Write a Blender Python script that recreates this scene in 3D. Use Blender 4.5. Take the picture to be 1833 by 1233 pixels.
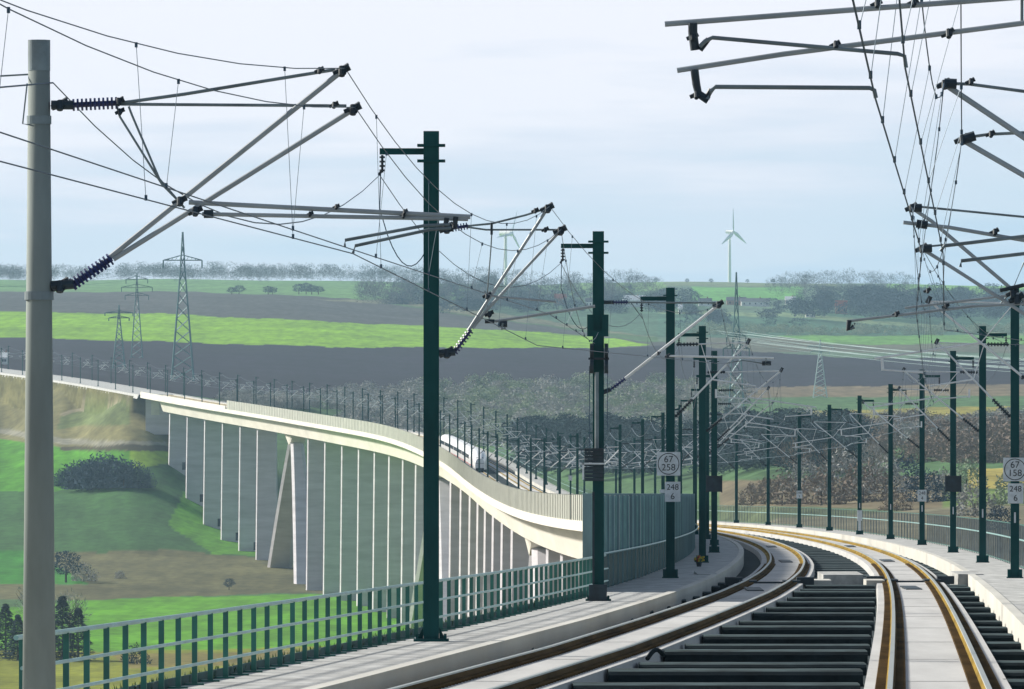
import bpy, bmesh, math, random
import numpy as np
random.seed(7); rng = np.random.RandomState(7)
D = bpy.data
for o in list(D.objects): D.objects.remove(o, do_unlink=True)
scene = bpy.context.scene
COL = scene.collection

# ---------------------------------------------------------------- camera
F = 14096.0          # focal length in photo pixels (photo 1833 x 1233)
CU, HV = 916.5, 720.0  # principal column, row of true eye level
SP = 58.0            # mast spacing in metres, d = distance counted in spacings
cam = D.cameras.new('camera'); camo = D.objects.new('camera', cam); COL.objects.link(camo)
cam.sensor_width = 36.0; cam.lens = F / 1833 * 36.0
cam.shift_y = (HV - 616.5) / 1833.0
cam.clip_start = 1.0; cam.clip_end = 60000.0
camo.location = (0, 0, 0); camo.rotation_euler = (math.radians(90), 0, 0)
scene.camera = camo
scene.view_settings.view_transform = 'Standard'
scene.view_settings.look = 'None'
scene.view_settings.gamma = 1.0
scene.view_settings.exposure = 0.5

# ---------------------------------------------------------------- sky and sun
SUN_AZ = math.radians(56)     # degrees left of straight ahead
SUN_EL = math.radians(27)
w = D.worlds.new('World'); scene.world = w; w.use_nodes = True
nt = w.node_tree; nt.nodes.clear()
def N(t, **k):
    n = nt.nodes.new(t)
    for a, b in k.items(): setattr(n, a, b)
    return n
out = N('ShaderNodeOutputWorld'); bg = N('ShaderNodeBackground'); bg.inputs[1].default_value = 0.80
sky = N('ShaderNodeTexSky', sky_type='NISHITA'); sky.sun_disc = False
sky.sun_elevation = SUN_EL; sky.sun_rotation = -SUN_AZ; sky.air_density = 1.2; sky.dust_density = 2.0
skm = N('ShaderNodeMix', data_type='RGBA', blend_type='MULTIPLY'); skm.inputs[0].default_value = 1
skm.inputs[7].default_value = (0.085, 0.085, 0.085, 1)
nt.links.new(sky.outputs[0], skm.inputs[6])
tc = N('ShaderNodeTexCoord'); sep = N('ShaderNodeSeparateXYZ'); nt.links.new(tc.outputs['Generated'], sep.inputs[0])
mp = N('ShaderNodeMapping'); mp.inputs['Scale'].default_value = (14, 14, 130)
nt.links.new(tc.outputs['Generated'], mp.inputs[0])
ns = N('ShaderNodeTexNoise'); ns.inputs['Scale'].default_value = 1.6; ns.inputs['Detail'].default_value = 5; ns.inputs['Roughness'].default_value = 0.5
nt.links.new(mp.outputs[0], ns.inputs['Vector'])
nz = N('ShaderNodeMath', operation='MULTIPLY_ADD'); nz.inputs[1].default_value = 0.045; nz.inputs[2].default_value = -0.016
nt.links.new(ns.outputs[0], nz.inputs[0])
# cloud deck is brighter to the upper left
xa = N('ShaderNodeMath', operation='MULTIPLY'); xa.inputs[1].default_value = -0.10; nt.links.new(sep.outputs[0], xa.inputs[0])
ad = N('ShaderNodeMath', operation='ADD'); nt.links.new(sep.outputs[2], ad.inputs[0]); nt.links.new(nz.outputs[0], ad.inputs[1])
ad2 = N('ShaderNodeMath', operation='ADD'); nt.links.new(ad.outputs[0], ad2.inputs[0]); nt.links.new(xa.outputs[0], ad2.inputs[1])
mr = N('ShaderNodeMapRange'); mr.inputs['From Min'].default_value = 0.012; mr.inputs['From Max'].default_value = 0.055
nt.links.new(ad2.outputs[0], mr.inputs[0])
cr = N('ShaderNodeValToRGB'); el = cr.color_ramp.elements
def s2l(c): return tuple(((x/255)/12.92 if x/255 <= .04045 else ((x/255+.055)/1.055)**2.4) for x in c) + (1,)
el[0].position = 0; el[0].color = s2l((184, 209, 230)); el[1].position = 1; el[1].color = s2l((238, 238, 246))
for p, c in ((.28, (204, 219, 233)), (.5, (210, 221, 235)), (.62, (222, 227, 239)), (.8, (238, 238, 246))):
    e = el.new(p); e.color = s2l(c)
nt.links.new(mr.outputs[0], cr.inputs[0])
fm = N('ShaderNodeMapRange'); fm.inputs['From Min'].default_value = 0.06; fm.inputs['From Max'].default_value = 0.15
fm.inputs['To Min'].default_value = 1.0; fm.inputs['To Max'].default_value = 0.08
nt.links.new(sep.outputs[2], fm.inputs[0])
mx = N('ShaderNodeMix', data_type='RGBA'); nt.links.new(fm.outputs[0], mx.inputs[0])
nt.links.new(skm.outputs[2], mx.inputs[6]); nt.links.new(cr.outputs[0], mx.inputs[7])
nt.links.new(mx.outputs[2], bg.inputs[0]); nt.links.new(bg.outputs[0], out.inputs[0])

sl = D.lights.new('sun', 'SUN'); sl.energy = 4.8; sl.angle = math.radians(5); sl.color = (1.0, 0.95, 0.86)
so = D.objects.new('sun', sl); COL.objects.link(so); so.location = (-300, 200, 300)
# sun direction (towards the sun)
from mathutils import Vector, Matrix
sv = Vector((-math.sin(SUN_AZ)*math.cos(SUN_EL), math.cos(SUN_AZ)*math.cos(SUN_EL), math.sin(SUN_EL)))
so.rotation_euler = sv.to_track_quat('Z', 'Y').to_euler()

# ---------------------------------------------------------------- helpers
def tag(o, label=None, cat=None, group=None, kind=None):
    if label: o['label'] = label
    if cat: o['category'] = cat
    if group: o['group'] = group
    if kind: o['kind'] = kind
    return o
def empty(name, loc=(0, 0, 0), rz=0.0, parent=None):
    o = D.objects.new(name, None); COL.objects.link(o); o.empty_display_size = 0.5
    o.location = loc; o.rotation_euler = (0, 0, rz)
    if parent: o.parent = parent
    return o
def P(u, v, d):
    """photo pixel -> point in the world at d spacings from the camera"""
    Y = d * SP
    return ((u - CU) * Y / F, Y, (HV - v) * Y / F)

class MB:
    def __init__(s): s.v = []; s.f = []; s.m = []; s.mi = 0
    def add(s, vs, fs):
        b = len(s.v); s.v.extend([tuple(p) for p in vs])
        for f in fs: s.f.append([b + i for i in f]); s.m.append(s.mi)
    def box(s, x0, x1, y0, y1, z0, z1):
        s.add([(x0,y0,z0),(x1,y0,z0),(x1,y1,z0),(x0,y1,z0),(x0,y0,z1),(x1,y0,z1),(x1,y1,z1),(x0,y1,z1)],
              [(0,3,2,1),(4,5,6,7),(0,1,5,4),(1,2,6,5),(2,3,7,6),(3,0,4,7)])
    def obox(s, c, ax, h):      # oriented box: centre, three unit axes, three half sizes
        c = Vector(c); vs = []
        for k in (-1, 1):
            for j in (-1, 1):
                for i in (-1, 1): vs.append(c + Vector(ax[0])*h[0]*i + Vector(ax[1])*h[1]*j + Vector(ax[2])*h[2]*k)
        s.add(vs, [(0,2,3,1),(4,5,7,6),(0,1,5,4),(1,3,7,5),(3,2,6,7),(2,0,4,6)])
    def tube(s, pts, r, n=6, r2=None, cap=True):
        pts = [Vector(p) for p in pts]; m = len(pts)
        if r2 is None: r2 = r
        vs = []
        up = None
        for i, p in enumerate(pts):
            t = (pts[min(i+1, m-1)] - pts[max(i-1, 0)])
            if t.length < 1e-9: t = Vector((0, 0, 1))
            t.normalize()
            a = Vector((0, 0, 1)) if abs(t.z) < .9 else Vector((1, 0, 0))
            e1 = t.cross(a).normalized(); e2 = e1.cross(t)
            rr = r + (r2 - r) * i / max(1, m-1)
            for k in range(n):
                q = 2*math.pi*k/n
                vs.append(p + e1*math.cos(q)*rr + e2*math.sin(q)*rr)
        fs = []
        for i in range(m-1):
            for k in range(n):
                a0 = i*n+k; a1 = i*n+(k+1) % n
                fs.append((a0, a1, a1+n, a0+n))
        if cap and n > 2: fs.append(tuple(range(n-1, -1, -1))); fs.append(tuple((m-1)*n+k for k in range(n)))
        s.add(vs, fs)
    def ribbed(s, a, b, r, k=9, n=8):   # insulator: core with sheds
        a = Vector(a); b = Vector(b); s.tube([a, b], r*.45, n)
        t = (b-a)
        for i in range(k):
            q = a + t*((i+.5)/k); h = t/k*.22
            s.tube([q-h, q+h], r, n)
    def strip(s, ys, secs, close=False):
        """sweep: ys list of frames, secs list (per frame) of point lists"""
        n = len(secs[0]); vs = [p for sec in secs for p in sec]; fs = []
        for i in range(len(secs)-1):
            for k in range(n if close else n-1):
                a = i*n+k; b = i*n+(k+1) % n
                fs.append((a, b, b+n, a+n))
        if close: fs.append(tuple(range(n-1, -1, -1))); fs.append(tuple((len(secs)-1)*n+k for k in range(n)))
        s.add(vs, fs)
    def build(s, name, mat, parent=None, smooth=False, off=None):
        me = D.meshes.new(name)
        vs = s.v
        if off is not None: vs = [(p[0]-off[0], p[1]-off[1], p[2]-off[2]) for p in vs]
        me.from_pydata(vs, [], s.f)
        for m_ in (mat if isinstance(mat, (list, tuple)) else [mat]): me.materials.append(m_)
        if isinstance(mat, (list, tuple)): me.polygons.foreach_set('material_index', s.m)
        if smooth: me.polygons.foreach_set('use_smooth', [True]*len(me.polygons))
        me.update()
        o = D.objects.new(name, me); COL.objects.link(o)
        if parent: o.parent = parent
        return o

def copy_tree(o, parent=None):
    c = o.copy(); COL.objects.link(c)
    c.parent = parent
    for ch in o.children: copy_tree(ch, c)
    return c

# ---------------------------------------------------------------- materials
def mat(name, col, rough=0.7, metal=0.0, var=0.15, scale=3.0, col2=None, bump=0.0, stretch=None, spec=0.5, detail=6, coat=0):
    m = D.materials.new(name); m.use_nodes = True; t = m.node_tree; b = t.nodes['Principled BSDF']
    b.inputs['Roughness'].default_value = rough; b.inputs['Metallic'].default_value = metal
    b.inputs['Specular IOR Level'].default_value = spec
    tc = t.nodes.new('ShaderNodeTexCoord'); n = t.nodes.new('ShaderNodeTexNoise')
    n.inputs['Scale'].default_value = scale; n.inputs['Detail'].default_value = detail; n.inputs['Roughness'].default_value = .62
    mpn = t.nodes.new('ShaderNodeMapping'); t.links.new(tc.outputs['Object'], mpn.inputs[0])
    if stretch: mpn.inputs['Scale'].default_value = stretch
    t.links.new(mpn.outputs[0], n.inputs['Vector'])
    r = t.nodes.new('ShaderNodeValToRGB'); r.color_ramp.elements[0].position = .3; r.color_ramp.elements[1].position = .7
    c2 = col2 or tuple(c*(1-2*var) for c in col)
    r.color_ramp.elements[0].color = (*c2, 1); r.color_ramp.elements[1].color = (*tuple(min(1, c*(1+var)) for c in col), 1)
    t.links.new(n.outputs[0], r.inputs[0]); t.links.new(r.outputs[0], b.inputs['Base Color'])
    if bump:
        bn = t.nodes.new('ShaderNodeBump'); bn.inputs['Strength'].default_value = bump; bn.inputs['Distance'].default_value = .05
        t.links.new(n.outputs[0], bn.inputs['Height']); t.links.new(bn.outputs[0], b.inputs['Normal'])
    return m
M = dict(
 concrete=mat('pale_concrete', (.56, .55, .50), .85, var=.10, scale=.35, stretch=(1, .25, 1), bump=.1),
 girder=mat('girder_concrete', (.72, .69, .61), .85, var=.08, scale=.25, stretch=(1, .1, 1)),
 pier=mat('pier_concrete', (.58, .56, .59), .9, var=.10, scale=.45, stretch=(.2, .2, 1.3)),
 slab=mat('track_slab_concrete', (.50, .50, .49), .9, var=.10, scale=.9, stretch=(1, .12, 1)),
 walk=mat('walkway_concrete', (.46, .465, .45), .9, var=.22, scale=1.6, stretch=(1, .35, 1)),
 floor=mat('dark_deck_floor', (.026, .042, .050), .9, var=.25, scale=.6, spec=.1),
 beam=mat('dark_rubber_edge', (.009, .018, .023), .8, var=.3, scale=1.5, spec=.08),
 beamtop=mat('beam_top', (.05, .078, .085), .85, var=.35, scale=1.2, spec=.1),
 green=mat('dark_green_paint', (.005, .066, .068), .6, var=.2, scale=1.2, stretch=(1, 1, .3), spec=.15),
 rail_green=mat('railing_green_paint', (.02, .15, .12), .45, var=.2, scale=1.2),
 rail_light=mat('railing_pale_steel', (.28, .48, .46), .4, metal=.2, var=.12, scale=2),
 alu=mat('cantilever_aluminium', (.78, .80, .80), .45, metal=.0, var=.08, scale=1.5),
 alu_near=mat('backlit_aluminium', (.36, .40, .42), .5, metal=.1, var=.12, scale=1.5),  # near tubes: dark backlit tone put into the colour
 galv=mat('galvanised_steel', (.20, .25, .27), .5, metal=.4, var=.2, scale=2),
 dark=mat('dark_fitting', (.012, .03, .045), .55, var=.3, scale=3),
 insul=mat('blue_grey_insulator', (.018, .035, .14), .3, var=.3, scale=4),
 wire=mat('overhead_wire_copper', (.05, .10, .15), .5, metal=.3, var=.1, scale=1),
 rust=mat('rusty_rail', (.25, .165, .025), .8, var=.25, scale=1.2, stretch=(1, .15, 1), spec=.05),
 rust_and_shade=mat('brown_and_shaded_rail', (.10, .062, .024), .85, var=.3, scale=1.2, stretch=(1, .15, 1), spec=.03),  # brown of the fastenings, plus the rails' shaded side put into colour
 head=mat('polished_rail_head', (.36, .39, .38), .45, metal=.3, var=.05, scale=1, stretch=(1, .1, 1)),
 conc_mast=mat('concrete_mast', (.24, .28, .265), .85, var=.12, scale=1.5, stretch=(1, 1, .25), bump=.15),
 inner=mat('barrier_shaded_face', (.20, .32, .34), .5, var=.18, scale=.9, stretch=(1, .6, .25)),  # teal shade on the barrier's inside put into the colour
 barrier=mat('barrier_panel', (.40, .41, .355), .7, var=.08, scale=.5, stretch=(1, .3, 1)),
 sign=mat('sign_white', (.66, .70, .72), .5, var=.10, scale=6),
 ink=mat('sign_black', (.02, .025, .03), .5, var=.1, scale=6),
 white=mat('train_white_paint', (.80, .81, .82), .25, var=.03, scale=.5),
 glass=mat('train_dark_glass', (.010, .018, .035), .12, var=.1, scale=1),
 red=mat('red_stripe', (.45, .02, .02), .4, var=.1, scale=1),
 turb=mat('turbine_white', (.93, .93, .93), .5, var=.02, scale=.1),
 lattice=mat('pylon_steel', (.055, .16, .17), .5, metal=.2, var=.15, scale=.2),
 lattpale=mat('pale_pylon_steel', (.30, .42, .42), .5, metal=.2, var=.12, scale=.2),
 bark=mat('bark', (.07, .055, .045), .9, var=.25, scale=1),
 roof_red=mat('roof_red', (.42, .10, .06), .8, var=.15, scale=.3),
 roof_grey=mat('roof_grey', (.10, .11, .13), .8, var=.15, scale=.3),
 roof_white=mat('roof_pale', (.85, .86, .86), .6, var=.05, scale=.3),
 wall_w=mat('house_wall_white', (.85, .84, .80), .8, var=.05, scale=.3),
 wall_b=mat('house_wall_brick', (.34, .20, .14), .8, var=.12, scale=.5),
 win=mat('window_dark', (.02, .03, .05), .15, var=.1, scale=1),
 flower=mat('flower_yellow', (.55, .42, .02), .7, var=.3, scale=20),
 flowerred=mat('flower_red', (.45, .05, .02), .7, var=.3, scale=20),
 leafg=mat('flower_leaf', (.05, .12, .03), .7, var=.3, scale=20),
)
def foliage(name, c1, c2, sc=.12):
    return mat(name, c1, .9, var=.2, scale=sc, col2=c2, detail=8, spec=.1)
M['twig'] = foliage('bare_twigs', (.40, .39, .36), (.19, .20, .20))
M['twigbrown'] = foliage('brown_twigs', (.25, .195, .15), (.15, .125, .11))
M['twigfar'] = foliage('hazed_far_twigs', (.17, .18, .20), (.085, .095, .115))  # bluish haze over the skyline trees put into the twig colour
M['twiggreen'] = foliage('mossy_twigs', (.34, .38, .25), (.16, .22, .17))
M['ever'] = foliage('evergreen_needles', (.024, .055, .052), (.010, .024, .034))
M['hedge'] = foliage('haze_blue_thicket', (.05, .085, .115), (.022, .045, .072))  # blue of the distance haze put into the foliage colour

# ---------------------------------------------------------------- track alignment
dg = np.arange(0.0, 60.01, 0.1)
def smooth_fit(knots, lam=30.0):
    n = len(dg); A = np.zeros((n, n)); b = np.zeros(n)
    for k in knots:
        d, x = k[0], k[1]; wt = k[2] if len(k) > 2 else 1.0
        i = int(min(max(d/0.1, 0), n-1.001)); t = d/0.1 - i
        row = np.zeros(n); row[i] = 1-t; row[i+1] = t
        A += wt*np.outer(row, row); b += wt*row*x
    D3 = np.diff(np.eye(n), 3, axis=0)
    A += lam*1000*(D3.T @ D3) + 1e-9*np.eye(n)
    return np.linalg.solve(A, b)
uc = {4.62:1507,5.67:1512,6.65:1494,7.65:1463,8.65:1431,9.65:1391,10.65:1348,11.65:1311,12.65:1264,13.65:1214,
      14.65:1165,15.65:1125,16.65:1087,17.65:1055,18.65:1027,19.65:1000,20.65:977,21.65:956,22.65:936,23.65:918,24.65:901,
      27:868,28:850,29:831,30:810,31:789,32:767,33:742,34:717,35:691,36:662,37:631,38:600,39:570,40:539,41:508,42:478,43:447,44:414,
      45:382,46:351,47:319,48:288,49:256,50:224,52:160,54:90,56:15,58:-65,60:-150}
kn = [(0.6, 2.2, .3), (1.63, 5.25), (2.0, 6.34), (2.63, 8.10, 2), (3.63, 10.96, 2), (4.62, 13.58, 2), (5.67, 16.2)]
kn += [(d, (u-CU)*d/243.03 + 2.35, 1.0) for d, u in uc.items() if d > 6]
XRT = smooth_fit(kn)
def xrt(d): return np.interp(d, dg, XRT)
def off(d, tab):
    return np.interp(d, [a for a, b in tab], [b for a, b in tab])
T_LT = [(0,9.9),(1.3,8.85),(1.63,8.3),(2,7.65),(2.63,6.66),(3.2,6.05),(3.63,5.65),(4.1,5.25),(4.62,4.97),(5.2,4.8),(6,4.7),(60,4.7)]
T_LM = [(0,12.6),(1.63,10.95),(2.1,10.3),(2.63,9.66),(3.1,9.1),(3.63,8.67),(4.1,8.38),(4.62,8.22),(5.2,8.2),(60,8.2)]
def xlt(d): return xrt(d) - off(d, T_LT)
def xlm(d): return xrt(d) - off(d, T_LM)
def xrm(d): return xrt(d) + 3.5
zk = [(d, (-165*d-696)/243.03) for d in np.arange(0, 16.2, .5)]
zk += [(d, (720-v)*d/243.03, .8) for d, v in ((18,917),(20,904),(23.6,868),(28,825),(32.5,785),(36.4,765),(38.7,753),(42.7,734),(48,706),(52,684),(56,664),(60,645))]
ZB = smooth_fit(zk, 60)
def zb(d): return float(np.interp(d, dg, ZB)) if np.isscalar(d) else np.interp(d, dg, ZB)
def head(d):   # yaw of the track heading
    return math.atan2(-(xrt(d+.25)-xrt(d-.25)), .5*SP)
def drange(a, b, near=.05, far=.25):
    r = []; d = a
    while d < b-1e-6: r.append(d); d += near if d < 14 else far
    r.append(b); return r
D0, DEND, DTER = 0.75, 48.0, 59.5
JD = 4.80   # expansion joint

# ---------------------------------------------------------------- terrain
def zz(lst): return [(Y, (z if isinstance(z, float) else (HV - z)*Y/F)) for Y, z in lst]
COLS = {
 -2500: zz([(0,-52.),(2175,-54.),(3300,-30.),(4300,20.),(5500,60.),(7600,105.),(9000,90.),(16000,30.)]),
 -300: zz([(0,-52.),(1400,-54.),(2175,-54.),(2440,1000),(2600,930),(2700,885),(2850,835),(3000,810),(3200,785),(3400,720),(3480,660),(3700,645),(4300,600),(4900,556),(5500,526),(6400,511),(7600,499),(9000,90.),(16000,30.)]),
 0: zz([(0,-52.),(1400,-54.),(2175,-54.),(2440,1000),(2600,925),(2700,872),(2850,815),(2950,787),(3100,775),(3190,722),(3245,676),(3300,667),(3600,650),(4300,603),(4900,558),(5500,528),(6400,512),(7600,500),(9000,90.),(16000,30.)]),
 120: zz([(0,-52.),(1400,-54.),(2175,-54.),(2440,1000),(2600,920),(2700,868),(2800,805),(2900,772),(2980,725),(3035,690),(3100,686),(3600,662),(4300,604),(4900,560),(5500,529),(6400,513),(7600,501),(9000,90.),(16000,30.)]),
 235: zz([(0,-52.),(1400,-54.),(2175,-54.),(2436,1000),(2610,905),(2668,860),(2726,808),(2765,770),(2800,735),(2835,711),(3000,705),(3600,672),(4300,606),(4900,562),(5500,530),(6400,514),(7600,501),(9000,90.),(16000,30.)]),
 450: zz([(0,-52.),(1400,-54.),(2262,-54.),(2436,1002),(2600,960),(2800,880),(3000,800),(3300,722),(3600,690),(4300,612),(4900,568),(5500,534),(6400,515),(7600,502),(9000,90.),(16000,30.)]),
 800: zz([(0,-50.),(1500,-54.),(2300,-54.),(2700,-48.),(3000,850),(3200,790),(3500,720),(3900,672),(4400,622),(4900,589),(5300,568),(5800,542),(6500,522),(7600,506),(9000,85.),(16000,30.)]),
 1060: zz([(0,-50.),(1400,-54.),(2000,-54.),(2300,960),(2600,875),(2900,805),(3200,755),(3600,705),(4300,640),(4700,620),(5000,608),(5400,584),(5900,552),(6500,530),(7200,515),(8000,506),(9500,85.),(16000,30.)]),
 1200: zz([(0,-50.),(800,-40.),(1400,-40.),(2000,940),(2300,890),(2600,850),(2900,800),(3200,750),(3600,700),(4300,640),(4700,620),(5000,606),(5400,582),(5900,551),(6500,529),(7200,515),(8000,505),(9500,85.),(16000,30.)]),
 1400: zz([(0,-30.),(600,-22.),(1100,963),(1500,920),(2000,872),(2600,800),(3200,740),(3700,697),(4300,650),(4800,621),(5400,590),(5900,556),(6500,532),(7200,516),(8000,505),(9500,85.),(16000,30.)]),
 1833: zz([(0,-26.),(450,-20.),(800,1005),(1200,940),(1600,880),(2000,832),(2600,765),(3200,715),(3800,680),(4500,640),(5000,616),(5500,598),(6200,560),(7200,525),(8000,511),(9500,85.),(16000,30.)]),
 4500: zz([(0,-24.),(500,-20.),(1200,-15.),(3000,-5.),(5000,45.),(8000,115.),(9500,85.),(16000,30.)]),
}
cu_ = sorted(COLS)
def gz(X, Y):
    X = np.asarray(X, float); Y = np.asarray(Y, float)
    u = CU + F*X/np.maximum(Y, 500.0)
    prof = np.array([np.interp(Y, [a for a, b in COLS[c]], [b for a, b in COLS[c]]) for c in cu_])
    uu = np.clip(u, cu_[0], cu_[-1])
    idx = np.clip(np.searchsorted(cu_, uu) - 1, 0, len(cu_)-2)
    c0 = np.array(cu_)[idx]; c1 = np.array(cu_)[idx+1]; t = (uu-c0)/(c1-c0)
    t = t*t*(3-2*t)
    pr = prof.reshape(len(cu_), -1); ii = idx.reshape(-1); k = np.arange(pr.shape[1])
    z = pr[ii, k]*(1-t.reshape(-1)) + pr[ii+1, k]*t.reshape(-1)
    z = z.reshape(idx.shape)
    amp = np.clip((Y-2300)/4000, 0, 1)
    z = z + amp*(1.2*np.sin(X/97+1.3)*np.sin(Y/310) + .6*np.sin(X/31+Y/203))
    return z
def gpt(u, v, ymin=1450, ymax=9000):
    """terrain point seen at photo pixel (u, v): first hit along the ray"""
    Ys = np.arange(ymin, ymax, 6.0); X = (u-CU)*Ys/F; g = gz(X, Ys); r = (HV-v)*Ys/F
    h = np.nonzero(g >= r)[0]
    i = h[0] if len(h) else len(Ys)-1
    return (float(X[i]), float(Ys[i]), float(g[i]))

def inpoly(u, v, poly):
    res = np.zeros(u.shape, bool); n = len(poly); j = n-1
    for i in range(n):
        xi, yi = poly[i]; xj, yj = poly[j]
        c = ((yi > v) != (yj > v)) & (u < (xj-xi)*(v-yi)/((yj-yi) or 1e-9) + xi)
        res ^= c; j = i
    return res
L = lambda c: np.array(s2l(c)[:3])
# fields: (outline as seen from the track, colour of the crop or soil)
FIELDS = [
 ([(-9999,300),(9999,300),(9999,2500),(-9999,2500)], (92,130,80)),
 # far slopes
 ([(-9999,495),(1180,495),(1180,530),(800,545),(350,524),(-9999,522)], (120,168,96)),
 ([(1180,300),(9999,300),(9999,700),(1180,700)], (112,140,112)),
 ([(1165,500),(1500,500),(1500,512),(1165,512)], (132,150,110)),
 ([(1240,514),(1440,513),(1440,536),(1240,538)], (118,190,90)),
 ([(1590,505),(2300,505),(2300,528),(1590,528)], (140,200,95)),
 ([(1040,500),(1180,500),(1200,520),(1040,518)], (140,185,100)),
 ([(-9999,524),(350,522),(620,533),(800,560),(1000,588),(1160,612),(1300,618),(1300,640),(-9999,640)], (92,92,90)),
 ([(560,536),(720,545),(880,570),(1060,592),(1180,604),(1180,592),(1000,560),(800,535)], (140,142,112)),
 ([(780,540),(1180,520),(1300,560),(1300,600),(1180,604),(1000,578)], (92,130,100)),
 ([(1180,560),(2300,548),(2300,604),(1180,604)], (84,128,100)),
 ([(1180,555),(1420,560),(1833,596),(1833,600),(1400,567),(1180,562)], (140,165,120)),
 ([(-9999,548),(-300,555),(40,558),(300,562),(620,577),(900,590),(1100,605),(1165,617),(1060,623),(600,621),(300,612),(40,604),(-9999,600)], (150,204,34)),
 ([(1380,601),(2600,597),(2600,616),(1480,616)], (120,176,84)),
 ([(1230,604),(1400,603),(1480,616),(2600,616),(2600,632),(1230,630)], (120,122,104)),
 ([(-9999,600),(40,604),(300,612),(600,621),(1060,623),(1220,618),(1500,640),(2600,648),(2600,690),(1300,706),(1000,708),(600,706),(400,714),(235,700),(120,683),(0,664),(-9999,640)], (44,37,54)),
 ([(1290,694),(2600,676),(2600,702),(1290,712)], (140,126,100)),
 ([(1420,738),(1560,732),(1820,726),(1820,742),(1560,752),(1420,754)], (158,152,72)),
 # left bank, roads and meadows
 ([(-400,655),(100,672),(235,702),(300,715),(330,850),(-9999,850),(-9999,640)], (138,134,92)),
 ([(110,745),(190,712),(235,706),(235,760),(150,760),(100,770)], (118,132,84)),
 ([(-400,764),(0,766),(110,784),(300,792),(300,800),(110,795),(0,776),(-400,774)], (160,158,140)),
 ([(108,741),(125,733),(185,727),(240,700),(244,703),(192,731),(128,738),(112,746)], (168,160,132)),
 ([(-400,786),(0,786),(110,800),(330,812),(330,900),(-400,900)], (92,162,40)),
 ([(230,806),(330,806),(330,832),(240,838)], (146,186,46)),
 ([(110,800),(230,795),(340,802),(340,812),(230,806),(110,806)], (88,84,62)),
 ([(-900,876),(100,880),(240,838),(340,826),(470,905),(520,960),(520,1002),(-900,1010)], (74,118,62)),
 ([(330,880),(400,905),(470,960),(480,995),(380,990),(300,940)], (104,170,40)),
 ([(-900,960),(45,985),(160,1000),(155,1045),(-900,1045)], (70,152,48)),
 ([(60,990),(300,985),(480,998),(520,1010),(720,1040),(720,1064),(480,1062),(130,1074),(-900,1070),(-900,1050),(160,1046)], (118,116,80)),
 ([(130,1074),(420,1066),(760,1062),(1300,1062),(1300,1160),(-900,1175),(-900,1100),(0,1090)], (104,172,34)),
 ([(-2400,1160),(250,1165),(1300,1140),(1300,1400),(-2400,1400)], (150,158,50)),
 ([(200,1172),(700,1160),(700,1182),(230,1196)], (150,140,76)),
 ([(800,1075),(1300,1062),(1300,1400),(800,1400)], (140,136,112)),  # hidden ground, toned to cut green bounce onto the piers
 # right side
 ([(1290,860),(1700,850),(1760,900),(1760,960),(1290,960)], (138,126,98)),
 ([(1735,838),(2300,830),(2300,868),(1735,874)], (196,182,92)),
 ([(1690,874),(2300,868),(2300,1100),(1690,1100)], (122,150,78)),
 ([(1290,905),(1700,912),(1700,1100),(1290,1100)], (112,126,90)),
]
us = np.concatenate([np.linspace(-14000, -900, 30), np.arange(-860, 2560, 5.0), np.linspace(2600, 14000, 30)])
ys = np.concatenate([[-400, 100, 300, 450], np.arange(600, 1450, 50), np.arange(1450, 2600, 8), np.arange(2600, 3400, 3), np.arange(3400, 3700, 8), np.arange(3700, 7000, 16), np.arange(7000, 9600, 50), [11000, 16000, 30000]])
UU, YY = np.meshgrid(us, ys)
XX = (UU-CU)*np.maximum(YY, 500)/F*1.0
ZZ = gz(XX, YY)
# keep the ground clear of the deck: cut under the tracks
dd = np.clip(YY/SP, 0, 60)
xc = xrt(dd) - 2.35; zc = zb(dd)
lat = np.abs(XX - xc)
ZZ = np.where((lat < 9) & (YY > 2800) & (YY < 3450), zc - .9, ZZ)
ZZ = np.where((YY < 2790) & (lat < 10), np.minimum(ZZ, zc - 6), ZZ)
VV = HV - F*ZZ/np.maximum(YY, 1)
jit = 2.5*np.sin(UU/37.0)+1.5*np.sin(UU/11.0+1)
C = np.zeros(UU.shape+(4,)); C[..., 3] = 1
for poly, c in FIELDS:
    k = inpoly(UU, VV + jit*.35, poly)
    C[k, :3] = L(c)*0.62
near = YY < 1450
C[near, :3] = L((140, 136, 112))*.62  # out-of-sight ground, same tone chosen against green bounce light
nr, nc = UU.shape
verts = np.stack([XX, YY, ZZ], -1).reshape(-1, 3)
a = (np.arange(nr-1)[:, None]*nc + np.arange(nc-1)[None, :]).reshape(-1)
faces = np.stack([a, a+1, a+nc+1, a+nc], -1)
me = D.meshes.new('ground')
me.vertices.add(len(verts)); me.vertices.foreach_set('co', verts.astype(np.float32).reshape(-1))
me.loops.add(faces.size); me.loops.foreach_set('vertex_index', faces.astype(np.int32).reshape(-1))
me.polygons.add(len(faces)); me.polygons.foreach_set('loop_start', np.arange(0, faces.size, 4, dtype=np.int32))
me.polygons.foreach_set('use_smooth', np.ones(len(faces), bool))
me.update(calc_edges=True); me.validate()
att = me.color_attributes.new('crop', 'FLOAT_COLOR', 'POINT')
att.data.foreach_set('color', C.astype(np.float32).reshape(-1))
gm = D.materials.new('fields'); gm.use_nodes = True; t = gm.node_tree; b = t.nodes['Principled BSDF']
b.inputs['Roughness'].default_value = .95; b.inputs['Specular IOR Level'].default_value = .1
at = t.nodes.new('ShaderNodeAttribute'); at.attribute_name = 'crop'
tcn = t.nodes.new('ShaderNodeTexCoord')
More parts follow.
